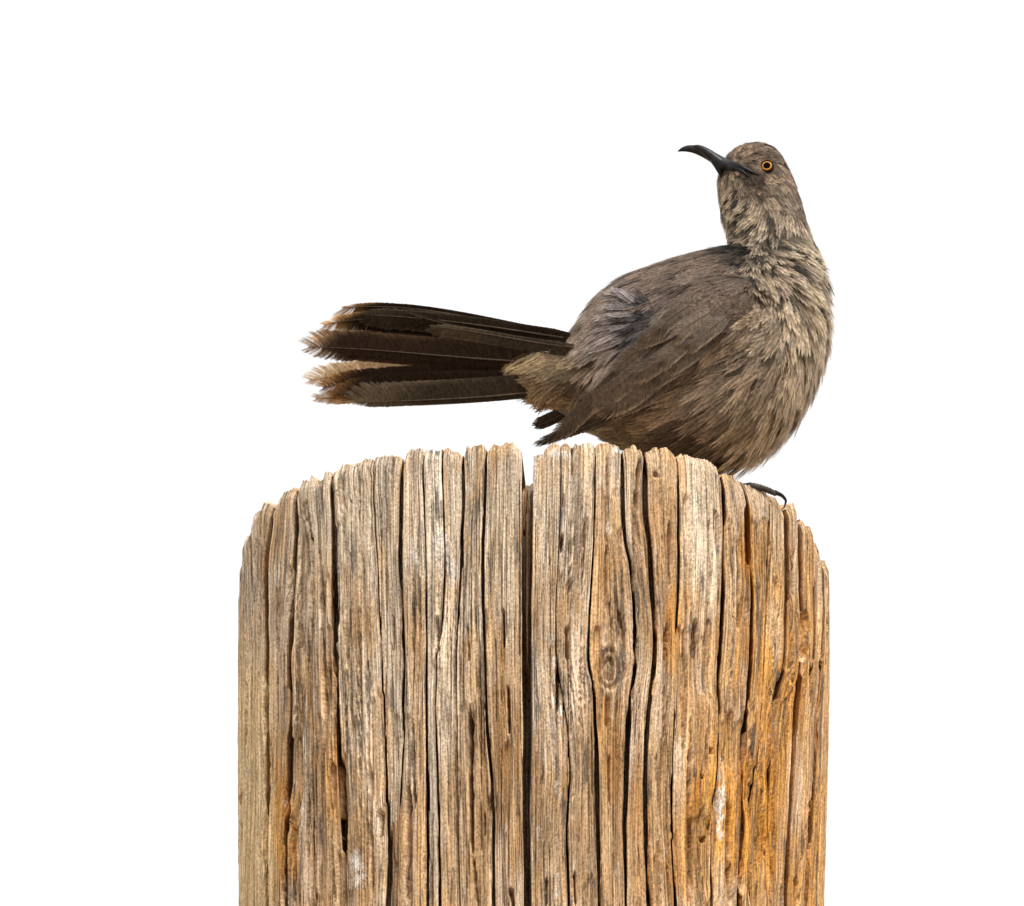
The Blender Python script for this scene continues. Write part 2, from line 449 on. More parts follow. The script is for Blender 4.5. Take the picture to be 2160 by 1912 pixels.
minor(z7, [(1085,420),(1078,750),(1097,1100),(1092,1290),(1085,1530)], 6, 7); minor(z7, [(1340,850),(1340,1230)], 6, 5); minor(z7, [(1355,1250),(1362,1530)], 5, 4)
minor(z7, [(1558,780),(1565,950),(1582,1250)], 6, 4); minor(z7, [(1480,400),(1470,700)], 6, 3); minor(z7, [(1220,530),(1222,570)], 5, 3)
minor(z7, [(1040,500),(1040,545)], 4, 3); minor(z7, [(1165,700),(1165,720)], 4, 3); minor(z7, [(1185,1080),(1185,1120)], 7, 3)
minor(z7, [(1650,1000),(1630,1530)], 4, 3); minor(z7, [(1790,1350),(1800,1530)], 6, 4); minor(z7, [(940,1250),(960,1530)], 2.5, 2)
minor(z5, [(1806,1160),(1800,1300),(1798,1490)], 9, 5); minor(z5, [(1942,905),(1946,1200),(1944,1490)], 6, 5); minor(z5, [(1893,780),(1898,1000),(1890,1300)], 5, 4)
minor(z7, [(1848,0),(1852,290)], 6, 4); minor(z7, [(1505,800),(1500,1500)], 5, 5); minor(z5, [(1428,470),(1432,700),(1436,900)], 5, 4)
rm = random.Random(12)
for k in range(380):
    th = math.asin(rm.uniform(-0.998, 0.998))
    z0 = HT - rm.random() ** 1.1 * 0.21
    ln = rm.uniform(.02, .11)
    dth = rm.uniform(-.003, .003)
    MINOR.append((np.array([z0 - ln, z0 - ln / 2, z0]), np.array([th, th + dth, th + dth * .4]), rm.uniform(1.1, 2.5) * S / R / max(.36, math.cos(th)), rm.uniform(1.0, 3.6) / 1000))

# flakes: where outer fibres broke away in steps
FLAKE = []
def flake(f, x0, x1, y0, y1, depth, fresh):
    a, b_ = on_post(*f((x0, (y0 + y1) / 2)), R), on_post(*f((x1, (y0 + y1) / 2)), R)
    FLAKE.append((a[0], b_[0], on_post(*f((x0, y1)), R)[1], on_post(*f((x0, y0)), R)[1], depth / 1000, fresh))
flake(z7, 1272, 1425, 215, 600, 1.4, 1); flake(z7, 1100, 1225, 840, 1285, 1.3, 1); flake(z5, 1100, 1195, 1205, 1560, .9, .4)
flake(z5, 1290, 1340, 500, 900, 1.2, .5); flake(z5, 490, 640, 330, 1000, .7, .3); flake(z5, 1020, 1100, 1340, 1700, .7, .5)
flake(z7, 1480, 1540, 560, 1500, 1.3, .8); flake(z7, 1620, 1720, 80, 500, 1.0, .6); flake(z4, 755, 890, 390, 470, 1.0, .1)
flake(z4, 455, 500, 480, 1300, 1.1, .2); flake(z4, 690, 755, 580, 1300, 1.2, .1); flake(z4, 170, 225, 680, 1100, .9, .3)
flake(z4, 390, 425, 900, 1450, 1.6, 0); flake(z4, 830, 960, 215, 370, .6, 0); flake(z6, 380, 470, 390, 900, 1.0, .2)
flake(z6, 1490, 1680, 230, 1580, .7, .3); flake(z6, 1730, 1830, 90, 800, .6, .4); flake(z6, 1060, 1190, 250, 900, .8, .3)
flake(z6, 930, 1020, 90, 760, .9, .9); flake(z6, 640, 700, 590, 1000, 1.0, .1); flake(z5, 160, 250, 1290, 1700, .6, .3)
flake(z7, 90, 270, 380, 900, .4, .2); flake(z5, 1460, 1570, 480, 900, .8, .9); flake(z5, 1690, 1720, 960, 1500, .9, .8)
rf = random.Random(3)
for k in range(170):
    side = rf.random()
    x = rf.uniform(.45, .995) if side < .5 else (rf.uniform(-.995, -.45) if side < .85 else rf.uniform(-.45, .45))
    th = math.asin(x)
    w = rf.uniform(.0006, .0042) / R
    z1 = HT - rf.uniform(.004, .2); ln = rf.uniform(.008, .05)
    FLAKE.append((th, th + w, z1 - ln, z1, rf.uniform(.4, 1.9) / 1000, rf.random() ** 2 * (1 if x > 0 else .4)))

KTH, KZ = on_post(1284, 1412, R)

def surface(th, z, u):
    """radius offset of the weathered skin and its masks"""
    a = u
    dr = 0.0004 * (noise(a * 260, z * 4, 51) - .5) + 0.00045 * (noise(a * 700, z * 8, 52) - .5) + 0.00045 * (noise(a * 1700, z * 18, 53) - .5)
    dr += 0.0003 * (fbm(a * 90, z * 8, 54) - .45) + 0.0003 * (noise(a * 1500, z * 300, 55) - .5)
    fresh = np.zeros_like(th)
    front = np.abs(th) < 1.75
    if front.any():
        lo, hi = th.min(), th.max()
        zs = noise(a * 1900, 0, 61) * 0.005 + noise(a * 600, 0, 62) * 0.006
        for f in FLAKE:
            if f[1] < lo - .01 or f[0] > hi + .01: continue
            wob = 0.0004 / R * (noise(z * 120, f[0] * 50, 63) - .5)
            inside = smooth(f[0] - .002, f[0] + .001, th + wob) * smooth(f[1] + .002, f[1] - .001, th + wob) \
                   * smooth(f[3] - zs + .0004, f[3] - zs - .0008, z) * smooth(f[2] - zs * 1.5, f[2] - zs * 1.5 + .012, z)
            dr = dr - inside * f[4]
            fresh = np.maximum(fresh, inside * f[5])
        for zz, tt, w, dep in MINOR:
            if tt.max() < lo - .02 or tt.min() > hi + .02: continue
            m = (z > zz[0]) & (z < zz[-1])
            if not m.any(): continue
            tc = np.interp(z, zz, tt)
            q = (z - zz[0]) / (zz[-1] - zz[0])
            hw = 0.5 * w * np.clip(np.minimum(q, 1 - q) * 7, 0.05, 1) * (0.7 + 0.6 * noise(z * 300, tt[0] * 90, 64)) + 1e-5
            prof_ = np.clip(1.25 - np.abs(th - tc) / hw, 0, 1)
            dr = dr - np.where(m, prof_ * dep * np.clip(np.minimum(q, 1 - q) * 10, 0.1, 1), 0)
    kd = np.hypot((th - KTH) * R / 0.0058, (z - KZ) / 0.0125)
    knot = np.clip(1 - kd, 0, 1)
    halo = np.clip(1 - kd / 2.2, 0, 1)
    dr = dr + 0.0016 * smooth(0, .9, halo) - 0.0016 * smooth(.25, .75, knot) + 0.0007 * np.sin(kd * 17) * (knot > 0) * smooth(0, .3, knot)
    return dr, fresh, knot

PALE = []
def pale(f, pts, rad):
    for (x0, y0), (x1, y1) in zip(pts[:-1], pts[1:]):
        for k in range(7):
            q = k / 7
            t, z = on_post(*f((x0 + (x1 - x0) * q + rm.uniform(-6, 6), y0 + (y1 - y0) * q)), R)
            PALE.append((t, z, rad * S * rm.uniform(.35, 1.1)))
pale(z7, [(205,-40),(205,60),(200,240),(210,400),(215,560),(218,700),(222,830)], 3.6)
pale(z7, [(240,230),(250,330)], 6); pale(z7, [(1290,600),(1265,750)], 7); pale(z7, [(1290,820),(1285,960),(1290,1110)], 11)
pale(z7, [(228,1330),(235,1480)], 4); pale(z5, [(190,170),(330,170)], 9); pale(z5, [(600,140),(590,290)], 8); pale(z5, [(540,600),(560,660)], 5)
pale(z4, [(1400,740),(1420,900),(1470,960)], 16); pale(z4, [(1200,760),(1230,900)], 10); pale(z4, [(1095,280),(1090,440)], 5)
pale(z4, [(1565,390),(1570,420)], 6); pale(z4, [(330,960),(320,1020)], 8); pale(z5, [(180,1320),(190,1370)], 5); pale(z6, [(820,1290),(850,1400)], 14)

# patches of differently weathered wood: centre, radii (photograph pixels), strength
ZONES = {'cream': [(700,1080,110,140,.8),(900,1100,90,150,.8),(1050,1150,60,180,.6),(1480,1110,48,200,1),(1180,1000,60,70,.6),(640,1260,50,170,.6),(820,1500,75,220,.6),
                   (560,1300,36,130,.7),(1300,1010,80,70,.4),(930,1400,40,250,.6),(1690,1650,20,120,.6),(1640,1330,30,80,.4)],
         'brown': [(1040,1570,80,220,.9),(1250,1700,120,260,.8),(985,1720,60,200,.7),(1400,1740,60,200,.6),(1330,1280,70,160,.6),(720,1780,60,120,.5),(1170,1300,40,120,.5)],
         'rust': [(1570,1700,130,240,1),(1640,1480,90,300,.9),(1460,1790,80,130,.8),(800,1560,26,150,.9),(580,1750,42,180,.9),(1585,1180,34,110,.9),(1355,1750,40,180,.7),
                  (1290,1560,28,150,.8),(1425,1330,20,120,.8),(1700,1330,30,200,.7),(700,1650,22,160,.6),(1060,1500,16,200,.6)]}
ZONES = {k: [(*on_post(x, y, R), rx * S / R, ry * S, w) for x, y, rx, ry, w in v] for k, v in ZONES.items()}
def zone(name, th, z, u):
    m = np.zeros_like(th)
    jag = .35 * (noise(u * 500, z * 12, 95) - .5) + .5 * (noise(u * 1300, z * 5, 96) - .5) + .3 * (noise(u * 120, z * 30, 97) - .5)
    for t, zz, rx, ry, w in ZONES[name]:
        rx = rx / max(.4, math.cos(t))
        d = np.hypot((th - t) / rx, (z - zz) / ry) + jag
        m = np.maximum(m, w * smooth(1.15, .55, d))
    return m

post = empty("wooden_post", (0, 0, 0))
post["label"] = "thick weathered round wooden post, cracked and splintered, under the bird"
post["category"] = "post"

def build_strip(k):
    k2 = (k + 1) % NT
    wrap = 2 * math.pi if k2 == 0 else 0.0
    mid = 0.5 * (REF[k] + REF[k2] + wrap)
    back = abs(math.atan2(math.sin(mid), math.cos(mid))) > 1.6
    width = (REF[k2] + wrap - REF[k]) * R
    nv = max(7, int(width / (0.0016 if back else 0.00033)))
    nz = 60 if back else 292
    v = np.linspace(0, 1, nv) if back else 0.5 - 0.5 * np.cos(np.linspace(0, math.pi, nv)) * .35 - 0.5 * (1 - 2 * np.linspace(0, 1, nv)) * .65
    def theta(vv, z):
        L = along(TH[k], z) + 0.5 * along(WD[k], z)
        Rr = along(TH[k2], z) + wrap - 0.5 * along(WD[k2], z)
        Rr = np.maximum(Rr, L + .004)
        return L + (Rr - L) * vv
    ztop = top_z(theta(v, np.full(nv, HT)))
    # strips end in rounded, broken shoulders
    rs = random.Random(k * 7 + 1)
    edge = np.minimum(v, 1 - v) * width
    ztop = ztop - 0.0009 * rs.uniform(.4, 1.3) * np.clip(1 - edge / 0.0016, 0, 1) ** 2
    rows = np.concatenate([np.array([-0.3, .4, 1.2, 2.0, 2.8, 3.2, HT - .30]), np.linspace(ZV, 1, nz)])
    g01 = np.linspace(0, 1, nz)
    zc = np.empty((len(rows), nv))
    zc[:7] = rows[:7, None]
    zc[7:] = ZV + (ztop[None, :] - ZV) * g01[:, None]
    V2 = np.broadcast_to(v, zc.shape)
    th = theta(V2, zc)
    u = (REF[k] + (REF[k2] + wrap - REF[k]) * V2) * R
    dr, fresh, knot = surface(th, zc, u)
    e = np.minimum(V2, 1 - V2) * width
    lip = 0.00005 + 0.00025 * noise(zc * 60, V2 * 3 + k, 71)
    dr = dr - lip * np.clip(1 - e / 0.0010, 0, 1) ** 2 + rs.uniform(-.0006, .0005) + 0.0003 * (noise(zc * 9, k, 72) - .5)
    # ends worn back a little at the very top
    dr = dr - 0.0013 * smooth(0.006, 0, ztop[None, :] - zc) ** 2
    r = base_r(zc) * (1 - .026 * np.clip(np.sin(th), 0, 1) * smooth(HT - .03, ZV, zc)) + dr
    dL, dR = [(DP[j] + .004) * min(1.6, 1 / max(.3, math.cos(REF[j]))) for j in (k, k2)]
    dcap = 0.5 * (dL + dR)
    # side walls: columns running inwards
    def wall(col, depth):
        fr = np.array([.12, .4, 1.0])
        wob = 0.0005 * (noise(zc[:, col][None] * 220, fr[:, None] * 9 + k, 73) - .5)
        return [(th[:, col] + wob[i] / R, zc[:, col], r[:, col] - depth * f) for i, f in enumerate(fr)]
    cols = wall(0, dL)[::-1]
    left = np.stack([np.stack(c, -1) for c in cols], 1)
    mid_ = np.stack([th, zc, r], -1)
    right = np.stack([np.stack(c, -1) for c in wall(nv - 1, dR)], 1)
    G = np.concatenate([left, mid_, right], 1)
    U = np.concatenate([np.repeat(u[:, :1], 3, 1) - np.array([.004, .002, .0006]), u, np.repeat(u[:, -1:], 3, 1) + np.array([.0006, .002, .004])], 1)
    FR = np.concatenate([np.repeat(fresh[:, :1], 3, 1), fresh, np.repeat(fresh[:, -1:], 3, 1)], 1)
    KN = np.concatenate([np.zeros((len(rows), 3)), knot, np.zeros((len(rows), 3))], 1)
    # broken top: rows running inwards from the top edge
    nc = G.shape[1]
    capr = []
    for i, f in enumerate((.06, .3, 1.0)):
        c = G[-1].copy()
        c[:, 2] = np.minimum(c[:, 2], c[:, 2] - 0) - f * dcap
        c[:3, 2] = np.minimum(G[-1, :3, 2], c[:3, 2]); c[-3:, 2] = np.minimum(G[-1, -3:, 2], c[-3:, 2])
        c[:, 1] += 0.0016 * (noise(c[:, 0] * R * 900, i * 3.3, 74) - .6) * (1 if i < 2 else 2)
        capr.append(c)
    G = np.concatenate([G, np.array(capr)], 0)
    U = np.concatenate([U, np.repeat(U[-1:], 3, 0)], 0); FR = np.concatenate([FR, np.repeat(FR[-1:], 3, 0)], 0)
    KN = np.concatenate([KN, np.repeat(KN[-1:] * 0, 3, 0)], 0)
    nr = G.shape[0]
    P = np.stack([G[..., 2] * np.sin(G[..., 0]), -G[..., 2] * np.cos(G[..., 0]), G[..., 1]], -1)
    # the checks follow the spiral of the grain, not straight at the heart
    if not back:
        for cols_, c0 in (((0, 1, 2), 3), ((nc - 3, nc - 2, nc - 1), nc - 4)):
            for c in cols_:
                dep = G[:, c0, 2] - G[:, c, 2]
                lean = (0.95 - .2 * smooth(.5, .95, np.abs(np.sin(G[:, c0, 0])))) * np.sign(G[:, c0, 0])
                P[:, c, 0] += dep * lean * np.abs(np.sin(G[:, c0, 0]))
                P[:, c, 1] += dep * np.abs(lean) * (1 - np.cos(G[:, c0, 0]))
    P = P.reshape(-1, 3)
    idx = np.arange(nr * nc).reshape(nr, nc)
    q = np.stack([idx[:-1, :-1], idx[:-1, 1:], idx[1:, 1:], idx[1:, :-1]], -1).reshape(-1, 4)
    me = mesh_np("wood_strip", P, [q])
    tid = rs.uniform(0, 30)
    set_attr(me, 'grain', 'FLOAT_VECTOR', np.stack([U, G[..., 1] - HT, np.full(U.shape, tid) + G[..., 2] * 40], -1))
    set_attr(me, 'fresh', 'FLOAT', FR)
    set_attr(me, 'knot', 'FLOAT', KN)
    tt = np.arctan2(np.sin(G[..., 0]), np.cos(G[..., 0]))
    warm = smooth(-0.15, 0.8, np.sin(tt) + 0.5 * (noise(U * 120, G[..., 1] * 12, 75) - .5)) * 0.8 + 0.42 * rs.random() ** 2
    warm = warm * (0.45 + 0.55 * smooth(0.0, 0.09, HT - G[..., 1])) + 0.18 * smooth(.1, .2, HT - G[..., 1])
    rust = zone('rust', tt, G[..., 1], U)
    set_attr(me, 'warm', 'FLOAT', np.clip(np.maximum(warm * .6, rust), 0, 1))
    set_attr(me, 'cream', 'FLOAT', zone('cream', tt, G[..., 1], U))
    set_attr(me, 'brown', 'FLOAT', zone('brown', tt, G[..., 1], U))
    pl = np.zeros(G.shape[:2])
    for t, z, rad in PALE:
        if abs(t - mid) * R < width + .01:
            pl = np.maximum(pl, np.clip(1.4 - np.hypot((G[..., 0] - t) * R / rad, (G[..., 1] - z) / (rad * 1.7)), 0, 1))
    # yellow sapwood bared on the post's left flank
    sapm = smooth(-1.02, -1.12, tt + .10 * (noise(G[..., 1] * 60, U * 300, 76) - .5)) * smooth(HT - .03, HT - .08, G[..., 1] + .03 * (noise(U * 900, 1, 77) - .5)) * smooth(-1.8, -1.6, tt)
    set_attr(me, 'sap', 'FLOAT', np.clip(sapm, 0, 1))
    set_attr(me, 'pale', 'FLOAT', np.clip(pl, 0, 1))
    link("wood_strip", me, WOOD, post)

for k in range(NT):
    build_strip(k)

def plain_attrs(me, P, tid, warm=0.3):
    a = np.arctan2(P[:, 0], -P[:, 1])
    set_attr(me, 'grain', 'FLOAT_VECTOR', np.stack([a * R, P[:, 2] - HT, np.full(len(P), tid)], -1))
    for nm, v in (('fresh', 0), ('knot', 0), ('warm', warm), ('pale', 0), ('sap', 0), ('cream', 0), ('brown', 0)):
        set_attr(me, nm, 'FLOAT', np.full(len(P), v))

# the heart of the post, seen only at the bottom of the cracks and from above
nth = 720
tc = np.linspace(-math.pi, math.pi, nth, endpoint=False)
thr = TH[:, -20]
depth_at = np.full(nth, .009)
for k in range(NT):
    d = np.abs(np.arctan2(np.sin(tc - thr[k]), np.cos(tc - thr[k]))) * R
    depth_at = np.where(d < .012, np.maximum(depth_at, DP[k] * np.clip(1.6 - d / .012, 0, 1)), depth_at)
rc = R - depth_at - .001
zrow = np.concatenate([[-.3, 1.5, 3.0], np.linspace(ZV, HT - .0035, 60)])
G = []
for z in zrow:
    shallow = np.maximum(0, depth_at - .010) * float(smooth(HT - .05, HT - .008, np.array(z))) * (depth_at < .03)
    rr = (rc + shallow) * (1 - .03 * float(smooth(HT - .03, ZV, np.array(z)))) + 0.0012 * (noise(tc * R * 500, z * 30, 81) - .5)
    zz = z + (0.004 * (noise(tc * R * 260, 0, 82) - .5) + .002 * (noise(tc * R * 900, 0, 83) - .5)) * (z > HT - .02)
    G.append(np.stack([rr * np.sin(tc), -rr * np.cos(tc), np.full(nth, 0) + zz], -1))
for f in np.linspace(.97, .02, 40):
    rr = (rc + np.maximum(0, depth_at - .010) * (depth_at < .03)) * f
    zz = HT - .0035 + .004 * (fbm(rr * np.sin(tc) * 120 + 40, rr * np.cos(tc) * 120 + 40, 84) - .45)
    G.append(np.stack([rr * np.sin(tc), -rr * np.cos(tc), zz], -1))
G = np.array(G)
nr = len(G)
P = G.reshape(-1, 3)
idx = np.arange(nr * nth).reshape(nr, nth)
nx = np.roll(idx, -1, 1)
q = np.stack([idx[:-1], nx[:-1], nx[1:], idx[1:]], -1).reshape(-1, 4)
me = mesh_np("heartwood", P, [q])
plain_attrs(me, P, 4.2, 0.1)
top = np.arange(len(P)) >= len(zrow) * nth
gv = np.empty(len(P) * 3, np.float32); me.attributes['grain'].data.foreach_get('vector', gv); gv = gv.reshape(-1, 3)
gv[top, 0] = np.hypot(P[top, 0], P[top, 1]) * 1.3; gv[top, 1] = P[top, 0] * .8; gv[top, 2] = P[top, 1] * 9
me.attributes['grain'].data.foreach_set('vector', gv.ravel())
link("heartwood", me, WOOD, post)

# loose splinters standing in the wide central split
def splinter(pts, r_off, thick, seed):
    """pts: (left px, right px, py) from the bottom up"""
    rows = []
    for j, (x0, x1, y) in enumerate(pts):
        r = R - r_off
        ring = []
        for q in np.linspace(0, 1, 9):
            x = x0 + (x1 - x0) * q
            t, z = on_post(x, y, r)
            rr = r + thick * .35 * math.sin(math.pi * q) + .0005 * (float(noise(q * 9, j * 1.3 + seed, 91)) - .5)
            if j == len(pts) - 1: z += .0016 * (float(noise(q * 7, seed, 92)) - .5)
            ring.append((rr * math.sin(t), -rr * math.cos(t), z))
        for q in np.linspace(1, 0, 5):
            x = x0 + (x1 - x0) * q
            t, z = on_post(x, y, r)
            rr = r - thick
            ring.append((rr * math.sin(t), -rr * math.cos(t), z))
        rows.append(ring)
    P = np.array(rows)
    nr, nc = P.shape[:2]
    P = P.reshape(-1, 3)
    idx = np.arange(nr * nc).reshape(nr, nc)
    nx = np.roll(idx, -1, 1)
    q = np.stack([idx[:-1], nx[:-1], nx[1:], idx[1:]], -1).reshape(-1, 4)
    cap = idx[-1][None]
    me = mesh_np("splinter", P, [q, cap])
    plain_attrs(me, P, seed * 3.1, .25)
    link("splinter", me, WOOD, post)
def chip(px, py, rx, rz, seed):
    # a crumb of bark clinging to the flank
    t, z = on_post(px, py, R * 1.001)
    V = []
    for i in range(7):
        for j in range(10):
            a, b_ = math.pi * i / 6, 2 * math.pi * j / 10
            q = 1 + .7 * (float(noise(i * 1.7 + seed, j * 1.3, 98)) - .5)
            V.append((R * .992 * math.sin(t) + rx * q * math.sin(a) * math.cos(b_), -R * math.cos(t) + rx * q * math.sin(a) * math.sin(b_), z + rz * q * math.cos(a)))
    V = np.array(V)
    ids = np.arange(70).reshape(7, 10); nx_ = np.roll(ids, -1, 1)
    me = mesh_np("bark_chip", V, [np.stack([ids[:-1], nx_[:-1], nx_[1:], ids[1:]], -1).reshape(-1, 4)])
    plain_attrs(me, V, seed, .1)
    for d_ in me.attributes['brown'].data: d_.value = 1.0
    link("bark_chip", me, WOOD, post)
chip(506, 1682, .0012, .0042, 1.0); chip(505, 1735, .0010, .0019, 2.0)
def ladder(top, bottom, rows=24):
    out = []
    for j in range(rows):
        f = j / (rows - 1)
        w = 1.2 * (float(noise(f * 9, top[0], 93)) - .5)
        out.append((bottom[0] + (top[0] - bottom[0]) * f + w, bottom[1] + (top[1] - bottom[1]) * f + w, bottom[2] + (top[2] - bottom[2]) * f))
    return out
splinter(ladder((1108, 1119, 1088), (1111, 1112, 1420)), .011, .005, 1)
splinter(ladder((1107, 1113, 1030), (1103, 1107, 1120)), .010, .006, 2)
splinter(ladder((1131, 1141, 972), (1124, 1136, 1200)), .004, .010, 3)

# ------------------------------------------------------------------ the bird
K = 2160 / 2044          # traced points below are in a 2044-pixel-wide copy of the photograph
Y0 = -0.036              # the bird's middle plane
bird = empty("bird", at_y(1540 * K, 960 * K, -0.05))
bird["label"] = "grey-brown bird with curved black bill and orange eye, head turned back over its tail"
bird["category"] = "bird"
BORG = Vector(bird.location)

def child(name, me, mat, parent=None):
    """mesh in world coordinates, parented to the bird or one of its parts"""
    o = link(name, me, mat, parent or bird)
    p = parent
    o.matrix_parent_inverse = bird.matrix_basis.inverted() if parent is None else parent_inv(parent)
    return o

def parent_inv(p):
    from mathutils import Matrix
    # parts keep an identity transform, so their world matrix is the identity
    return Matrix.Identity(4)

from mathutils import Matrix
bird.matrix_basis = Matrix.Translation(BORG)

def loft(stations, nseg=28, power=2.3):
    """closed tube through (a px, b px, half depth m, y): rings from edge a to edge b"""
    V, F = [], []
    for a, b_, t, y in stations:
        pa, pb = at_y(a[0] * K, a[1] * K, y), at_y(b_[0] * K, b_[1] * K, y)
        c, h = (pa + pb) / 2, (pa - pb) / 2
        for j in range(nseg):
            ph = 2 * math.pi * j / nseg
            cs, sn = math.cos(ph), math.sin(ph)
            e = 2 / power
            V.append(c + h * math.copysign(abs(cs) ** e, cs) + np.array([0, -1, 0]) * t * math.copysign(abs(sn) ** e, sn))
    ns = len(stations)
    for i in range(ns - 1):
        for j in range(nseg):
            F.append((i * nseg + j, i * nseg + (j + 1) % nseg, (i + 1) * nseg + (j + 1) % nseg, (i + 1) * nseg + j))
    F.append(tuple(range(nseg))[::-1]); F.append(tuple((ns - 1) * nseg + j for j in range(nseg)))
    return V, F

def densify(st, n):
    a = np.array([[*s[0], *s[1], s[2], s[3]] for s in st], float)
    t = np.linspace(0, 1, len(a)); q = np.linspace(0, 1, n)
    b_ = np.stack([np.interp(q, t, a[:, k]) for k in range(6)], 1)
    for _ in range(2):
        b_[1:-1] = (b_[:-2] + 2 * b_[1:-1] + b_[2:]) / 4
    return [((r[0], r[1]), (r[2], r[3]), r[4], r[5]) for r in b_]

BODY = [((1040,718),(1034,768),.004,Y0), ((1070,706),(1056,790),.008,Y0), ((1112,696),(1095,808),.012,Y0), ((1152,662),(1140,826),.018,Y0), ((1186,606),(1180,846),.024,Y0), ((1222,574),(1206,860),.028,Y0),
        ((1292,546),(1268,890),.033,Y0), ((1380,521),(1362,922),.036,Y0), ((1462,500),(1445,940),.037,Y0), ((1545,500),(1530,900),.035,Y0),
        ((1604,530),(1590,834),.030,Y0), ((1640,580),(1628,770),.021,Y0), ((1652,640),(1648,700),.008,Y0)]
NECK = [((1440,620),(1640,600),.026,Y0), ((1458,545),(1640,540),.021,Y0-.002), ((1470,490),(1622,500),.0165,Y0-.004), ((1450,445),(1608,450),.0150,Y0-.006),
        ((1438,405),(1597,402),.0140,Y0-.006), ((1433,365),(1583,362),.0132,Y0-.006), ((1440,335),(1570,333),.0128,Y0-.006),
        ((1454,314),(1555,311),.0110,Y0-.006), ((1472,301),(1540,299),.008,Y0-.006), ((1494,294),(1524,293),.003,Y0-.006)]
WING = [((1525,570),(1515,650),.006,Y0-.031), ((1455,545),(1485,690),.012,Y0-.034), ((1375,568),(1415,725),.013,Y0-.033), ((1312,618),(1352,760),.012,Y0-.030),
        ((1250,692),(1290,800),.010,Y0-.026), ((1190,765),(1220,830),.007,Y0-.021), ((1150,820),(1160,848),.003,Y0-.017)]
V, F = [], []
for st in (densify(BODY, 26), densify(NECK, 22), densify(WING, 16)):
    v, f = loft(st)
    off = len(V)
    V += v
    F += [tuple(i + off for i in t) for t in f]
raw = bpy.data.meshes.new("body_raw")
raw.from_pydata([tuple(p) for p in V], [], F)
tmp = bpy.data.objects.new("body_raw", raw)
COL.objects.link(tmp)
md = tmp.modifiers.new("remesh", 'REMESH'); md.mode = 'VOXEL'; md.voxel_size = 0.0013
sm = tmp.modifiers.new("smooth", 'SMOOTH'); sm.factor = .5; sm.iterations = 9
dg = bpy.context.evaluated_depsgraph_get()
body_me = bpy.data.meshes.new_from_object(tmp.evaluated_get(dg))
bpy.data.objects.remove(tmp)
body_me.name = "body"
nvb = len(body_me.vertices)
BV = np.empty(nvb * 3, np.float32); body_me.vertices.foreach_get('co', BV); BV = BV.reshape(-1, 3).astype(float)
body_me.polygons.foreach_set('use_smooth', np.ones(len(body_me.polygons), bool))
BVH = BVHTree.FromPolygons([Vector(p) for p in BV], [tuple(p.vertices) for p in body_me.polygons])

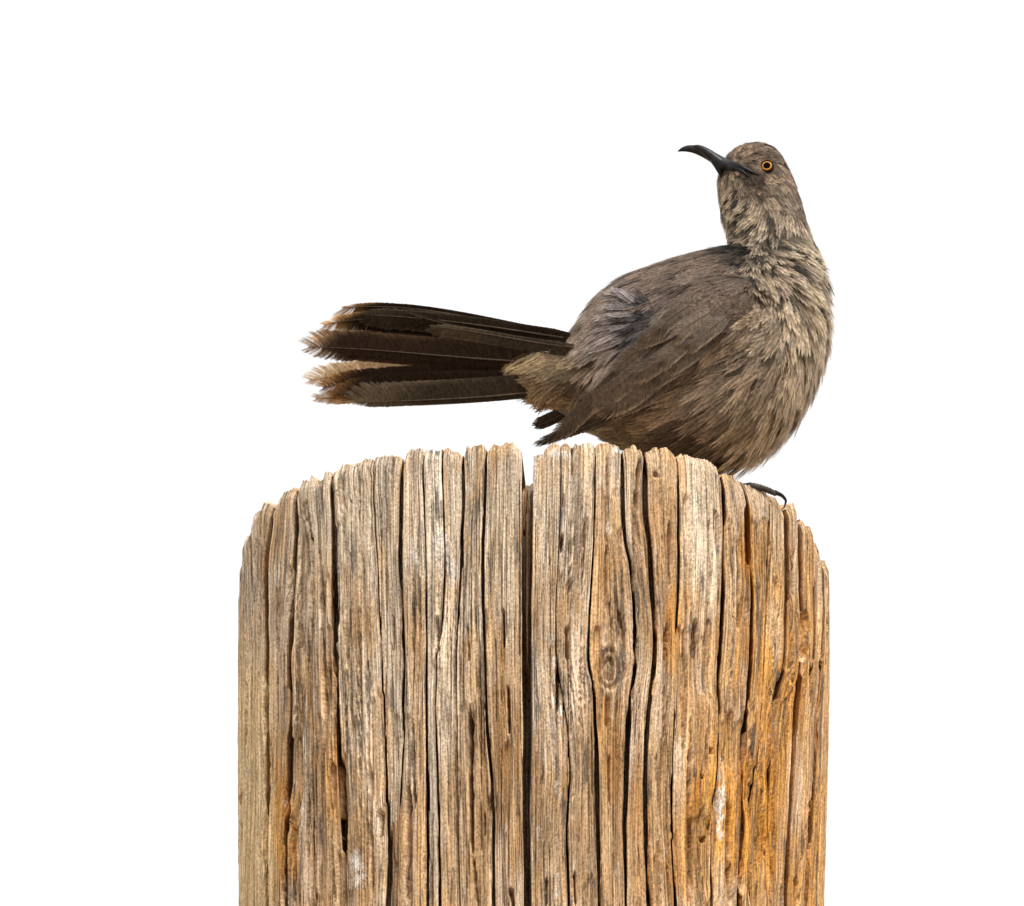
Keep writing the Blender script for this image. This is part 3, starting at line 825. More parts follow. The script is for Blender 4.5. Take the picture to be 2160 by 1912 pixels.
# plumage table: pixel, flow, feather length and width (mm), lift (mm), colour, tract
TAN = (.43, .345, .235)
TABLE = [
 (1462,318, .5,-.7, 3.2,1.6,.35,(.44,.34,.24),'head'), (1478,322,.6,-.3,3,1.5,.3,(.38,.295,.205),'head'), (1490,302, .9,-.3, 3.6,1.8,.3,(.30,.22,.155),'head'), (1525,297, 1,.35, 4.2,2.0,.3,(.23,.175,.125),'head'),
 (1562,330,.6,.8, 5,2.4,.3,(.26,.2,.145),'head'), (1592,390,.35,1, 7,3,.4,(.32,.255,.19),'head'), (1545,385,.35,1, 6,2.8,.35,(.37,.295,.205),'head'),
 (1500,352,.8,.5, 3.0,1.4,.2,(.13,.095,.065),'head'), (1490,345,.8,.4,3,1.3,.2,(.07,.05,.035),'head'), (1510,358,.7,.5,3,1.3,.2,(.07,.05,.035),'head'), (1522,368,.6,.6, 3.6,1.6,.25,(.2,.15,.105),'head'), (1535,358,.5,.6,3.4,1.5,.25,(.42,.33,.22),'head'), (1552,340,.6,.7,3.4,1.5,.25,(.40,.31,.21),'head'), (1530,312,.9,.1,3.2,1.5,.25,(.16,.12,.085),'head'), (1478,362,.2,.8,4.5,1.6,.5,(.20,.155,.105),'head'), (1455,362,-.1,1,5,1.8,.5,(.46,.38,.25),'head'), (1500,325,.7,.5, 3.2,1.5,.25,(.30,.225,.155),'head'), (1440,350,-.3,1, 5,2,.5,(.36,.285,.19),'head'),
 (1470,375,-.7,.55, 6,2,.9,TAN,'neck'), (1436,420,-.55,.9, 8,2.6,1.1,(.46,.37,.25),'neck'), (1500,410,-.75,.55, 7,2.4,1.1,(.40,.33,.225),'neck'),
 (1505,450,-.85,.5, 8,2.8,1.4,(.40,.33,.225),'neck'), (1560,430,-.35,.95, 8,3.6,.8,(.38,.31,.22),'neck'), (1600,440,.35,1, 9,3.6,.7,(.34,.275,.205),'neck'),
 (1455,470,-.8,.6, 8,3,1.2,(.40,.325,.22),'neck'), (1478,495,-.6,.5, 6,2.5,.4,(.05,.04,.03),'neck'), (1466,488,-.6,.5, 6,2.5,.4,(.07,.055,.04),'neck'), (1492,505,-.4,.6, 6,2.5,.4,(.05,.04,.03),'neck'),  # near-black: bared downy bases, with the neck hollow's shade painted in
 (1516,452,-.35,1, 8,3,.9,(.38,.31,.22),'neck'), (1518,482,.05,1, 8,3,.9,(.30,.245,.17),'neck'), (1522,515,.2,1, 9,3.2,.9,(.34,.275,.19),'neck'), (1526,550,.1,1, 9,3.4,.8,(.33,.265,.185),'neck'), (1545,585,-.1,1,10,3.6,.9,(.36,.285,.2),'neck'),
 (1540,490,.75,.45, 10,3.6,1.6,(.42,.345,.24),'neck'), (1610,490,.85,.5, 11,4,1.7,(.41,.335,.235),'neck'), (1640,525,.9,.55, 12,3.6,2.2,(.46,.375,.26),'neck'),
 (1545,530,.7,.6, 10,4,1.4,(.36,.29,.205),'neck'), (1585,560,.75,.75, 11,4,1.7,(.40,.325,.225),'neck'), (1630,570,.55,.9, 12,4,1.6,(.47,.38,.265),'neck'),
 (1570,600,.35,1, 11,4,1.5,(.38,.305,.21),'breast'), (1650,630,.10,1, 12,4.4,.9,(.56,.45,.315),'breast'), (1605,660,.0,1, 13,4.4,1.3,(.47,.375,.26),'breast'),
 (1648,720,-.05,1, 13,4.6,1.1,(.57,.455,.32),'breast'), (1600,740,-.2,1, 14,4.6,1.2,(.50,.395,.275),'breast'), (1630,800,-.2,1, 15,4,1.3,(.55,.44,.31),'breast'),
 (1585,840,-.35,1, 16,4,1.3,(.50,.39,.265),'breast'), (1540,900,-.65,.85, 18,3.6,1.2,(.43,.33,.215),'breast'), (1470,920,-.8,.6, 18,3.4,1.2,(.30,.22,.135),'belly'),
 (1535,620,-.9,.25, 10,3.4,1.8,(.50,.40,.28),'flank'), (1520,655,-.9,.35, 11,3.4,1.6,(.46,.37,.26),'flank'), (1535,720,-.7,.75, 14,3.6,1.2,(.40,.315,.215),'flank'),
 (1460,720,-.9,.45, 17,3.4,1.1,(.30,.235,.165),'flank'), (1400,770,-.93,.4, 19,3.4,1.1,(.285,.22,.15),'flank'), (1480,800,-.8,.6, 18,3.4,1.1,(.30,.23,.155),'flank'),
 (1330,810,-.97,.3, 17,3.2,1.0,(.27,.205,.14),'flank'), (1420,860,-.9,.5, 18,3.4,1.0,(.21,.15,.092),'belly'), (1390,900,-.9,.45, 14,3.4,1,(.14,.098,.06),'belly'),
 (1290,855,-.9,.4, 13,3.2,.9,(.34,.26,.155),'belly'), (1225,850,-.8,.55, 12,3,1,(.78,.63,.40),'belly'), (1300,885,-.8,.55, 12,3,1,(.55,.43,.26),'belly'),
 (1435,510,-.95,.28, 10,3.8,.3,(.24,.18,.13),'back'), (1340,540,-.93,.38, 12,4.2,.35,(.29,.22,.16),'back'), (1250,575,-.9,.45, 13,4,.4,(.30,.235,.175),'back'),
 (1185,625,-.82,.55, 12,3.6,.5,(.32,.255,.19),'back'), (1150,668,-.95,.2, 12,3,.4,(.36,.26,.18),'back'), (1370,565,-.9,.4, 11,3.6,.5,(.19,.145,.11),'back'),
 (1276,608,-.55,-.75, 10,2.2,2.6,(.36,.33,.32),'back'), (1262,628,-.8,-.1, 10,2.2,1.8,(.36,.325,.31),'back'), (1240,660,-.75,.3, 11,2.6,1.4,(.33,.285,.25),'back'), (1240,615,-.85,.4,12,3.4,.5,(.30,.24,.185),'back'), (1300,590,-.85,.4,11,3.4,.5,(.25,.2,.155),'back'), (1210,680,-.75,.45, 12,3,1.2,(.42,.35,.28),'back'),
 (1300,625,-.5,-.5, 8,2.4,1.0,(.045,.042,.042),'back'), (1285,655,-.6,.1, 8,2.4,1.0,(.07,.065,.065),'back'), (1225,715,-.5,.75, 11,3.4,.9,(.42,.33,.24),'back'),  # the near-black entries paint shade into the hollow between back and wing
 (1150,700,-.9,.2, 13,3.4,.9,(.37,.29,.17),'undertail'), (1090,720,-.97,.05, 11,3.6,1,(.42,.32,.175),'undertail'), (1062,770,-.98,.08, 10,3.2,1,(.42,.31,.165),'undertail'),
 (1130,780,-.85,.45, 13,3.6,1,(.34,.24,.135),'undertail'), (1100,805,-.9,.35, 12,3.2,1,(.44,.32,.185),'undertail'), (1170,800,-.7,.6, 11,3.4,.7,(.30,.22,.12),'undertail'),
 (1470,565,-.75,.6, 7,4,.2,(.25,.185,.135),'wing'), (1400,590,-.75,.62, 8,4.4,.2,(.27,.205,.15),'wing'), (1440,625,-.75,.6, 8,4.4,.2,(.25,.185,.135),'wing'),
 (1370,660,-.72,.68, 9,4.4,.2,(.26,.195,.14),'wing'), (1340,610,-.6,.75, 8,3.6,.3,(.36,.295,.23),'wing'), (1490,600,-.8,.45, 7,3.6,.2,(.215,.16,.115),'wing'),
 (1300,700,-.65,.74, 9,4.4,.2,(.25,.185,.13),'wing'), (1178,812,-.65,.74, 9,4,.1,(.22,.16,.115),'wing'), (1205,790,-.65,.74, 9,4,.1,(.22,.16,.115),'wing'), (1160,832,-.65,.74, 9,4,.1,(.22,.16,.115),'wing'), (1230,780,-.65,.74, 9,4,.1,(.22,.16,.115),'wing'),
]
T_XY = np.array([t[:2] for t in TABLE], float)
T_DIR = np.array([t[2:4] for t in TABLE], float); T_DIR /= np.linalg.norm(T_DIR, axis=1)[:, None]
T_PAR = np.array([t[4:7] for t in TABLE], float)
T_COL = np.array([t[7] for t in TABLE], float) * np.array([1.0, .962, .985])
T_GRP = np.array([t[8] for t in TABLE])

def plumage_at(P):
    px, py = project(P)
    X = np.stack([px / K, py / K], 1)
    d2 = ((X[:, None, :] - T_XY[None]) ** 2).sum(2) + 60
    w = 1 / d2 ** 2.2
    w /= w.sum(1)[:, None]
    dr = w @ T_DIR
    return X, dr, w @ T_PAR, w @ T_COL, np.argmin(d2, 1)

_, _, _, bc, _ = plumage_at(BV)
set_attr(body_me, 'col', 'FLOAT_COLOR', np.concatenate([bc * .28, np.ones((nvb, 1))], 1))  # skin colour darkened so gaps between feathers read as shade
body = child("body", body_me, PLUME)

# scatter contour feathers over the whole skin
polys = [tuple(p.vertices) for p in body_me.polygons]
tri = np.array([(p[0], p[i], p[i + 1]) for p in polys for i in range(1, len(p) - 1)])
A, B_, C_ = BV[tri[:, 0]], BV[tri[:, 1]], BV[tri[:, 2]]
cr = np.cross(B_ - A, C_ - A)
area = np.linalg.norm(cr, axis=1) / 2
fn = cr / (2 * area[:, None] + 1e-15)
cent = (A + B_ + C_) / 3
_, _, par, _, _ = plumage_at(cent)
dens = 7.5 / (par[:, 0] * par[:, 1] * 1e-6)
dens *= np.where(fn[:, 1] > .45, .3, 1)
dens *= np.where(par[:, 0] < 6, .75, 1)
cpx, cpy = [v / K for v in project(cent)]
dens *= np.where((cpy < 620) & (cpx > 1425) & (par[:, 2] > .8), .8, 1)
dens *= np.where((np.abs(cpx - 1518) < 24) & (cpy > 390) & (cpy < 565), 2.6, 1)
cnt = RNG.poisson(area * dens)
fi = np.repeat(np.arange(len(tri)), cnt)
r1, r2 = RNG.random(len(fi)), RNG.random(len(fi))
fl = r1 + r2 > 1
r1[fl], r2[fl] = 1 - r1[fl], 1 - r2[fl]
FP = A[fi] + (B_ - A)[fi] * r1[:, None] + (C_ - A)[fi] * r2[:, None]
FN = fn[fi]
X, DR, PAR, FC, GI = plumage_at(FP)
EYE = np.array([1530.5, 331.5])
keep = np.hypot(X[:, 0] - EYE[0], X[:, 1] - EYE[1]) > 14
FP, FN, X, DR, PAR, FC, GI = [a[keep] for a in (FP, FN, X, DR, PAR, FC, GI)]
nF = len(FP)
DR = DR / (np.linalg.norm(DR, axis=1)[:, None] + 1e-9)
ang = RNG.normal(0, .10, nF) + 0.5 * (noise(X[:, 0] / 22, X[:, 1] / 22, 101) - .5)
ca, sa = np.cos(ang), np.sin(ang)
DR = np.stack([DR[:, 0] * ca - DR[:, 1] * sa, DR[:, 0] * sa + DR[:, 1] * ca], 1)
D3 = RIGHT[None] * DR[:, :1] - UP[None] * DR[:, 1:2]
D3 = D3 - FN * (D3 * FN).sum(1)[:, None]
ln = np.linalg.norm(D3, axis=1)
ok = ln > .12
FP, FN, X, DR, PAR, FC, GI, D3, ln = [a[ok] for a in (FP, FN, X, DR, PAR, FC, GI, D3, ln)]
D3 /= ln[:, None]
nF = len(FP)
Lm = PAR[:, 0] * 1e-3 * RNG.uniform(.8, 1.2, nF)
Wm = PAR[:, 1] * 1e-3 * RNG.uniform(.8, 1.2, nF)
Lift = 1.25 * PAR[:, 2] * 1e-3 * RNG.uniform(.3, 1.3, nF)
# colour of each feather: a common tint per clump, dark spots on the breast
val = RNG.normal(1, .20, nF) * (0.72 + 0.56 * noise(X[:, 0] / 14, X[:, 1] / 14, 102))
grp = T_GRP[GI]
spot = (grp == 'breast') & (X[:, 1] > 600) & (RNG.random(nF) < .20)
val = np.where(spot, val * .30, val)
throat = (X[:, 0] < 1560) & (X[:, 1] > 365) & (X[:, 1] < 520)
val = np.where((grp == 'neck') & (RNG.random(nF) < np.where(throat, .34, .18)), val * .14, val)  # scattered dark feathers paint in the shaded creases of the neck
gain = np.where(grp == 'breast', 2.0, np.where(grp == 'neck', 1.7, np.where(grp == 'flank', .9, np.where(grp == 'belly', .46, np.where(grp == 'wing', .7, np.where(grp == 'undertail', .9, np.where(grp == 'back', .88, 1.0)))))))  # belly and flank darkened, breast lifted: light contrast put into the colour
val = np.where((grp == 'head') & (RNG.random(nF) < .28), val * .5, val)
val = np.where((grp == 'flank') & (RNG.random(nF) < .18), val * 1.6, val)
val = np.where(grp == 'wing', 1 + (val - 1) * .3, val)
val = val * gain
FCOL = np.maximum(FC * val[:, None] * (1 + RNG.normal(0, .012, (nF, 3))), .01)
FCOL *= np.minimum(1, .80 / FCOL.max(1))[:, None]
# spine: three points, hugging the skin
P1, P2 = FP + D3 * (Lm * .5)[:, None], FP + D3 * Lm[:, None]
for i in range(nF):
    q, nn, _, _ = BVH.find_nearest(Vector(P1[i]))
    hug = .35 if grp[i] in ('undertail', 'breast') else (.38 if grp[i] in ('neck', 'belly') else (.5 if grp[i] == 'head' else .72))
    P1[i] = np.array(q) * .85 + P1[i] * .15 + np.array(nn) * Lift[i] * .55
    q, nn, _, _ = BVH.find_nearest(Vector(P2[i]))
    P2[i] = np.array(q) * hug + P2[i] * (1 - hug) + np.array(nn) * Lift[i]
P0 = FP - FN * .0004
adv = ((P2 - P0) * D3).sum(1) / Lm
ok = (adv > .15) & (adv < 1.4) & ~((grp == 'wing') & (X[:, 0] < 1215)) & (np.linalg.norm(P2 - P0, axis=1) < 1.5 * Lm)
P0, P1, P2, FP, FN, X, PAR, FCOL, GI, D3, Lm, Wm, Lift, grp = [a[ok] for a in (P0, P1, P2, FP, FN, X, PAR, FCOL, GI, D3, Lm, Wm, Lift, grp)]
nF = len(FP)

def quad_pt(t):
    return P0 * ((1 - t) * (1 - 2 * t))[:, None] + P1 * (4 * t * (1 - t))[:, None] + P2 * (t * (2 * t - 1))[:, None]
def quad_tan(t):
    v = P0 * (4 * t - 3)[:, None] + P1 * (4 - 8 * t)[:, None] + P2 * (4 * t - 1)[:, None]
    return v / (np.linalg.norm(v, axis=1)[:, None] + 1e-12)

NB = 26
bV, bC, bG = [], [], []
for side in (-1, 1):
    for k in range(NB):
        t = np.clip(.10 + .86 * (k + RNG.random(nF)) / NB, 0, .97)
        s0, T = quad_pt(t), quad_tan(t)
        Bn = np.cross(FN, T); Bn /= np.linalg.norm(Bn, axis=1)[:, None] + 1e-12
        shape = np.sin(math.pi * np.clip(t * .8 + .12, 0, 1)) ** .7
        wlat = side * .5 * Wm * shape * RNG.uniform(.55, 1.1, nF)
        fwd = Lm * (.38 - .12 * t) * RNG.uniform(.75, 1.25, nF)
        nj = RNG.normal(0, .00010, nF)[:, None] * FN
        mid_ = s0 + Bn * (wlat * .62)[:, None] + T * (fwd * .42)[:, None] + nj
        end = s0 + Bn * wlat[:, None] + T * fwd[:, None] + nj * 2 - FN * (.06 * np.abs(wlat))[:, None] + (RNG.random(nF) < .10)[:, None] * Bn * RNG.normal(0, .0007, nF)[:, None]
        hw = .00007 + .000014 * PAR[:, 1]
        e1 = mid_ - s0
        cx = np.cross(FN, e1); cx /= np.linalg.norm(cx, axis=1)[:, None] + 1e-12
        cx = cx * hw[:, None]
        bV.append(np.stack([s0 - cx, s0 + cx, mid_ - cx * .9, mid_ + cx * .9, end], 1))
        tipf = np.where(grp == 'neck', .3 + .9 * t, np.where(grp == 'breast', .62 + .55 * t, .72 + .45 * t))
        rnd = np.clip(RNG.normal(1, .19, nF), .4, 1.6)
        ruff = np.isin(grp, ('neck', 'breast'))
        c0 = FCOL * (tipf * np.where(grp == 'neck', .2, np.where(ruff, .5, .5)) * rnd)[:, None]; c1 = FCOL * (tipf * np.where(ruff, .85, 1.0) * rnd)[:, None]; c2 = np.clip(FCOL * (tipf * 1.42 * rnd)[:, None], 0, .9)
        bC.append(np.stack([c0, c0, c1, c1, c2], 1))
        bG.append(np.arange(nF))
bV, bC, bG = np.concatenate(bV), np.concatenate(bC), np.concatenate(bG)
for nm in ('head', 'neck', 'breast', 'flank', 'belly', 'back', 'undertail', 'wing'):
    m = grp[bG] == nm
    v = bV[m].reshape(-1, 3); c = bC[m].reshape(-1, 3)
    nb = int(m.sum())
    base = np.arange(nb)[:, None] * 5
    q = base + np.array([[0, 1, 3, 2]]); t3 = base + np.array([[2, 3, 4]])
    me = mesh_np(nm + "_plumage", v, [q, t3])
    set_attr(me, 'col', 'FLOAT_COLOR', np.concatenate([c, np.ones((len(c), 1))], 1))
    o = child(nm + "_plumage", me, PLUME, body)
    o["kind"] = "stuff"
print("contour feathers", nF, "barbs", len(bV))

# ------------------------------------------------------------------ flight feathers, one object each
def big_feather(name, parent, pts3, w_up, w_dn, cdark, ctip, tip_start=.75, edge=None, nb=150, fray=.25, seed=0, cam_n=None, shaft=.00035, mat=None, bend=None, blunt=False, sweep=1.0, ramp=.18, both=True, camber=.16):
    """pts3: shaft from base to tip; w_up / w_dn: vane widths above and below it on the picture (m)"""
    rg = np.random.default_rng(seed + 100)
    P = np.array(pts3)
    s = np.concatenate([[0], np.cumsum(np.linalg.norm(np.diff(P, axis=0), axis=1))]); Lt = s[-1]; s /= Lt
    deg = min(3, len(P) - 1)
    cf = [np.polyfit(s, P[:, k], deg) for k in range(3)]
    def pos(t):
        q = np.stack([np.polyval(c, t) for c in cf], -1)
        if bend is not None:
            q = q - FWD * bend(project(q)[0] / K)[:, None]
        return q
    tan = lambda t: (lambda v: v / np.linalg.norm(v, axis=-1)[..., None])(np.stack([np.polyval(np.polyder(c), t) for c in cf], -1))
    nrm = -FWD if cam_n is None else cam_n
    VV, CC, Q = [], [], []
    off = 0
    for side, w in ((1, w_up), (-1, w_dn)):
        n_ = nb
        xq = (np.arange(n_) + rg.random(n_) * .5) / n_
        t = .02 + .975 * xq * (1.6 - .6 * xq)
        s0, T = pos(t), tan(t)
        # "up" on the picture, across the shaft
        Bn = np.cross(T, nrm); Bn *= np.sign((Bn @ UP))[:, None]; Bn /= np.linalg.norm(Bn, axis=1)[:, None]
        prof_ = np.clip(t / ramp, 0, 1) ** .6 * np.clip((1.01 - t) / .12, 0, 1) ** (.45 if blunt else .8)
        gap = 1 + fray * (rg.random(n_) - .6) * smooth(.75, 1, t) + .05 * (rg.random(n_) - .5)
        clump = 1 + (.10 * (noise(t * 26, seed + side, 111) - .5) + 1.1 * fray * (noise(t * 150, seed * 3 + side, 112) - .55)) * smooth(.6, 1, t)
        ww = w * prof_ * gap * clump
        if blunt:
            ww = ww * np.where(t > .945, rg.random(n_) ** .3, 1)
        fw = w * sweep * (1.05 + .9 * smooth(.8, 1, t)) * gap * np.clip(t / .15, .3, 1) * np.clip((1.08 - t) / .14, .7, 1)
        fr = (0, .3, .65, .9, 1.0)
        sp = (Lt / n_ * (1.6 - 1.2 * xq))[:, None]
        tw = rg.normal(0, .00005, n_)
        pts = []
        for f in fr:
            pts.append(s0 + Bn * (side * ww * (f ** .85))[:, None] + T * (fw * f ** 1.25)[:, None] + nrm * (-camber * w * f * f + tw * f * 2)[:, None])
        hw = sp * np.array([.85, .9, .9, .8, .35])
        for i, f in enumerate(fr):
            # ribbons overlap along the shaft like shingles
            up_ = nrm * .00002
            VV.append(np.stack([pts[i] - T * hw[:, i:i + 1] - up_, pts[i] + T * hw[:, i:i + 1] + up_], 1))
            k = smooth(tip_start, 1.0, t + .10 * f - .05)[:, None]
            c = np.array(cdark)[None] * (1 - k) + np.array(ctip)[None] * k
            if edge is not None and (side < 0 or both):
                ke = smooth(.80, 1.0, np.array(f)) * smooth(.3, .8, t)[:, None]
                c = c * (1 - ke) + np.array(edge)[None] * ke
            c = c * np.clip(rg.normal(1, .20, n_), .4, 1.7)[:, None]
            CC.append(np.repeat(np.clip(c, .003, .9)[:, None], 2, 1))
        ids = off + np.arange(5 * n_ * 2).reshape(5, n_, 2)
        for i in range(4):
            Q.append(np.stack([ids[i, :, 0], ids[i, :, 1], ids[i + 1, :, 1], ids[i + 1, :, 0]], -1))
        off += 5 * n_ * 2
    V = np.concatenate([v.reshape(-1, 3) for v in VV]); C = np.concatenate([c.reshape(-1, 3) for c in CC])
    me = mesh_np(name, V, [np.concatenate(Q)])
    # shaft: a tapering six-sided tube in the same mesh
    set_attr(me, 'col', 'FLOAT_COLOR', np.concatenate([C, np.ones((len(C), 1))], 1))
    ts = np.linspace(0, .97, 26)
    c0, T = pos(ts), tan(ts)
    e1 = np.cross(T, nrm); e1 /= np.linalg.norm(e1, axis=1)[:, None]
    e2 = np.cross(e1, T)
    rad = shaft * (1 - .85 * ts)
    ring = np.stack([c0 + nrm * .0002 + (e1 * math.cos(a) + e2 * math.sin(a)) * rad[:, None] for a in np.linspace(0, 2 * math.pi, 6, endpoint=False)], 1)
    ids = np.arange(26 * 6).reshape(26, 6); nx_ = np.roll(ids, -1, 1)
    q = np.stack([ids[:-1], nx_[:-1], nx_[1:], ids[1:]], -1).reshape(-1, 4)
    V2 = np.concatenate([V, ring.reshape(-1, 3)])
    me2 = mesh_np(name, V2, [np.concatenate(Q), q + len(V)])
    sc = np.array([.15, .11, .08])
    CC2 = np.concatenate([C, np.tile(sc, (26 * 6, 1))])
    set_attr(me2, 'col', 'FLOAT_COLOR', np.concatenate([CC2, np.ones((len(CC2), 1))], 1))
    bpy.data.meshes.remove(me)
    return child(name, me2, mat or QUILL, parent)

def part_empty(name):
    o = bpy.data.objects.new(name, None)
    o.empty_display_size = .02
    COL.objects.link(o)
    o.parent = bird
    o.matrix_parent_inverse = bird.matrix_basis.inverted()
    return o

def z3(p): return (620 + .34247 * p[0], 600 + .34247 * p[1])
ZM = .34247 * S
tail = part_empty("tail")
DK, RUST, OLIVE = (.026, .0125, .0065), (.78, .47, .19), (.20, .165, .115)
def root(x):
    return np.interp(x, [1040, 1090, 1128, 1152, 1186], [0, .006, .0165, .0165, -.004])
TAIL = [  # shaft points, vane up, vane down, y offset from the middle plane, dark, tip, tip start, edge
 ([(1880,350),(1300,245),(800,165),(500,130),(265,150)], 26, 120, .010, DK, (.50,.27,.10), .84, None),
 ([(1880,370),(1300,280),(800,220),(450,208),(150,255)], 50, 124, .006, DK, RUST, .84, None),
 ([(1880,365),(1300,275),(800,212),(400,188)], 48, 84, .001, (.035,.022,.013), (.07,.048,.03), .7, (.12,.088,.058)),
 ([(1880,375),(1500,345),(1100,282),(640,165)], 14, 50, .0005, (.04,.026,.016), (.07,.046,.028), .8, None),
 ([(1880,400),(1450,352),(1100,292),(812,262)], 22, 62, -.004, (.085,.06,.039), (.15,.115,.075), .55, (.19,.145,.1)),
 ([(1880,450),(1300,420),(800,372),(400,340),(90,352)], 62, 66, .007, DK, RUST, .80, None),
 ([(1880,482),(1400,475),(900,440),(500,405),(55,385)], 112, 78, .002, (.042,.024,.014), (.50,.34,.20), .86, (.13,.075,.04)),
 ([(1880,520),(1300,528),(800,540),(400,553),(60,592)], 92, 62, .012, (.50,.34,.20), (.78,.58,.37), .45, None),
 ([(1880,560),(1300,600),(800,650),(400,690),(100,705)], 60, 46, .009, (.16,.10,.055), (.58,.41,.24), .70, None),
 ([(1880,530),(1300,560),(800,580),(420,592),(145,640)], 78, 60, .005, DK, (.34,.17,.06), .86, None),
 ([(1880,545),(1300,600),(800,612),(450,640),(205,690)], 74, 58, .0015, DK, (.28,.14,.05), .88, None),
 ([(1850,600),(1400,672),(900,708),(600,722),(345,728)], 122, 34, -.003, (.05,.034,.021), (.17,.125,.08), .62, (.20,.15,.10)),
]
for i, (pts, wu, wd, yo, c0, c1, ts, ed) in enumerate(TAIL):
    p3 = [at_y(*z3((p[0] + (28 if j == len(pts) - 1 else 0), p[1])), Y0 + yo) for j, p in enumerate(pts)]
    big_feather("tail_feather", tail, p3, wu * ZM, wd * ZM, c0, c1, ts, ed, nb=560, fray=.22, seed=i, shaft=.0005, sweep=.52, bend=root if i < 6 else None, blunt=True)

def z2(p): return (1120 + .33268 * p[0], 480 + .33268 * p[1])
WM = .33268 * S
def wing_pt(p, lift):
    q = np.clip((p[0] - 30) / 1370, 0, 1)
    y = Y0 - (.012 + .027 * q)
    d = Vector(ray(*z2(p)))
    hit = BVH.ray_cast(Vector(CAM), d.normalized())
    if hit[0] is not None:
        y = hit[0].y - .0006 if abs(hit[0].y - y) < .016 else min(y, hit[0].y - .0006)
    return at_y(*z2(p), y - lift)
wing = part_empty("wing")
WB, WE = (.15, .108, .075), (.38, .29, .205)
WINGF = [
 ([(880,900),(560,1110),(270,1275),(38,1376)], 38, 30, 0, (.06,.042,.028), (.035,.024,.016), .75, None),
 ([(930,940),(650,1120),(400,1240),(120,1340)], 36, 32, .0008, (.075,.052,.036), (.06,.042,.029), .7, (.14,.10,.07)),
 ([(980,960),(720,1120),(480,1225),(260,1292)], 36, 34, .0012, (.10,.07,.048), (.085,.06,.042), .7, (.20,.15,.11)),
 ([(1020,930),(790,1100),(600,1180),(430,1240)], 30, 30, .0015, (.115,.082,.057), (.10,.072,.05), .7, (.24,.18,.13)),
 ([(780,700),(580,900),(400,1085),(165,1300)], 44, 70, .0016, WB, (.13,.095,.068), .8, (.21,.16,.115)),
 ([(860,730),(670,900),(510,1030),(340,1095)], 52, 84, .0022, (.19,.14,.10), (.17,.125,.09), .8, WE),
 ([(930,760),(790,930),(640,1060),(480,1130)], 48, 80, .0018, (.17,.125,.09), (.16,.12,.085), .8, WE),
 ([(1010,800),(860,950),(720,1060),(600,1120)], 48, 70, .0015, (.17,.125,.09), (.16,.12,.085), .8, (.25,.19,.14)),
 ([(900,610),(740,720),(630,810),(530,912)], 44, 62, .0030, (.23,.17,.12), (.23,.175,.125), .7, (.40,.32,.235)),
 ([(1030,660),(900,770),(800,850),(690,920)], 52, 72, .0028, (.21,.155,.112), (.21,.16,.115), .7, WE),
 ([(1120,720),(1000,830),(920,880),(800,960)], 48, 66, .0022, (.20,.15,.108), (.21,.16,.115), .7, WE),
 ([(1010,540),(900,620),(800,670),(715,700)], 50, 66, .0036, (.24,.18,.13), (.26,.20,.148), .6, (.37,.29,.215)),
 ([(1110,590),(1000,700),(920,770),(848,838)], 54, 64, .0036, (.235,.175,.125), (.26,.20,.145), .6, (.37,.29,.215)),
 ([(1200,640),(1080,750),(990,820),(895,880)], 50, 60, .0030, (.225,.165,.12), (.25,.19,.138), .6, (.34,.265,.195)),
 ([(1060,440),(960,520),(890,570),(820,640)], 46, 60, .0036, (.24,.18,.13), (.27,.205,.15), .6, (.36,.285,.21)),
 ([(1180,480),(1080,570),(1000,620),(930,680)], 50, 60, .0036, (.235,.175,.128), (.26,.20,.145), .6, (.34,.27,.2)),
 ([(1280,520),(1180,610),(1090,680),(1010,740)], 50, 60, .0033, (.22,.165,.12), (.25,.19,.14), .6, (.32,.25,.185)),
]
for i, (pts, wu, wd, lf, c0, c1, ts, ed) in enumerate(WINGF):
    lf = lf * 1.5
    p3 = [wing_pt(p, (-.006, lf * .4, lf * .8, lf)[j]) for j, p in enumerate(pts)]
    vr = random.Random(i).uniform(.5, .85)
    c0, c1 = [tuple(x * vr for x in c) for c in (c0, c1)]
    ed = ed and tuple(x * 1.6 for x in ed)
    big_feather("wing_feather", wing, p3, wu * WM, wd * WM, c0, c1, ts, ed, nb=110, fray=.25, seed=40 + i, shaft=.0003, mat=COVERT, sweep=.9, ramp=.4, both=False, camber=.06)
far = part_empty("wing")
for i, (pts, wu, wd, yo) in enumerate([([(520,1040),(330,1120),(180,1195),(28,1262)], 50, 36, .026), ([(520,1020),(400,1080),(270,1140),(150,1190)], 40, 40, .028)]):
    p3 = [at_y(*z2(p), Y0 + yo) for p in pts]
    big_feather("wing_feather", far, p3, wu * WM, wd * WM, (.05, .034, .023), (.05, .034, .022), .8, None, nb=90, fray=.06, seed=70 + i, shaft=.0003, mat=COVERT, sweep=.45)

# ------------------------------------------------------------------ bill, eye
def z1(p): return (1380 + .20548 * p[0], 270 + .20548 * p[1])
def head_y(px, py, extra=0.0):
    hit = BVH.ray_cast(Vector(CAM), Vector(ray(px, py)).normalized())
    return (hit[0].y if hit[0] is not None else None)
HY = head_y(*z1((1160, 400)))

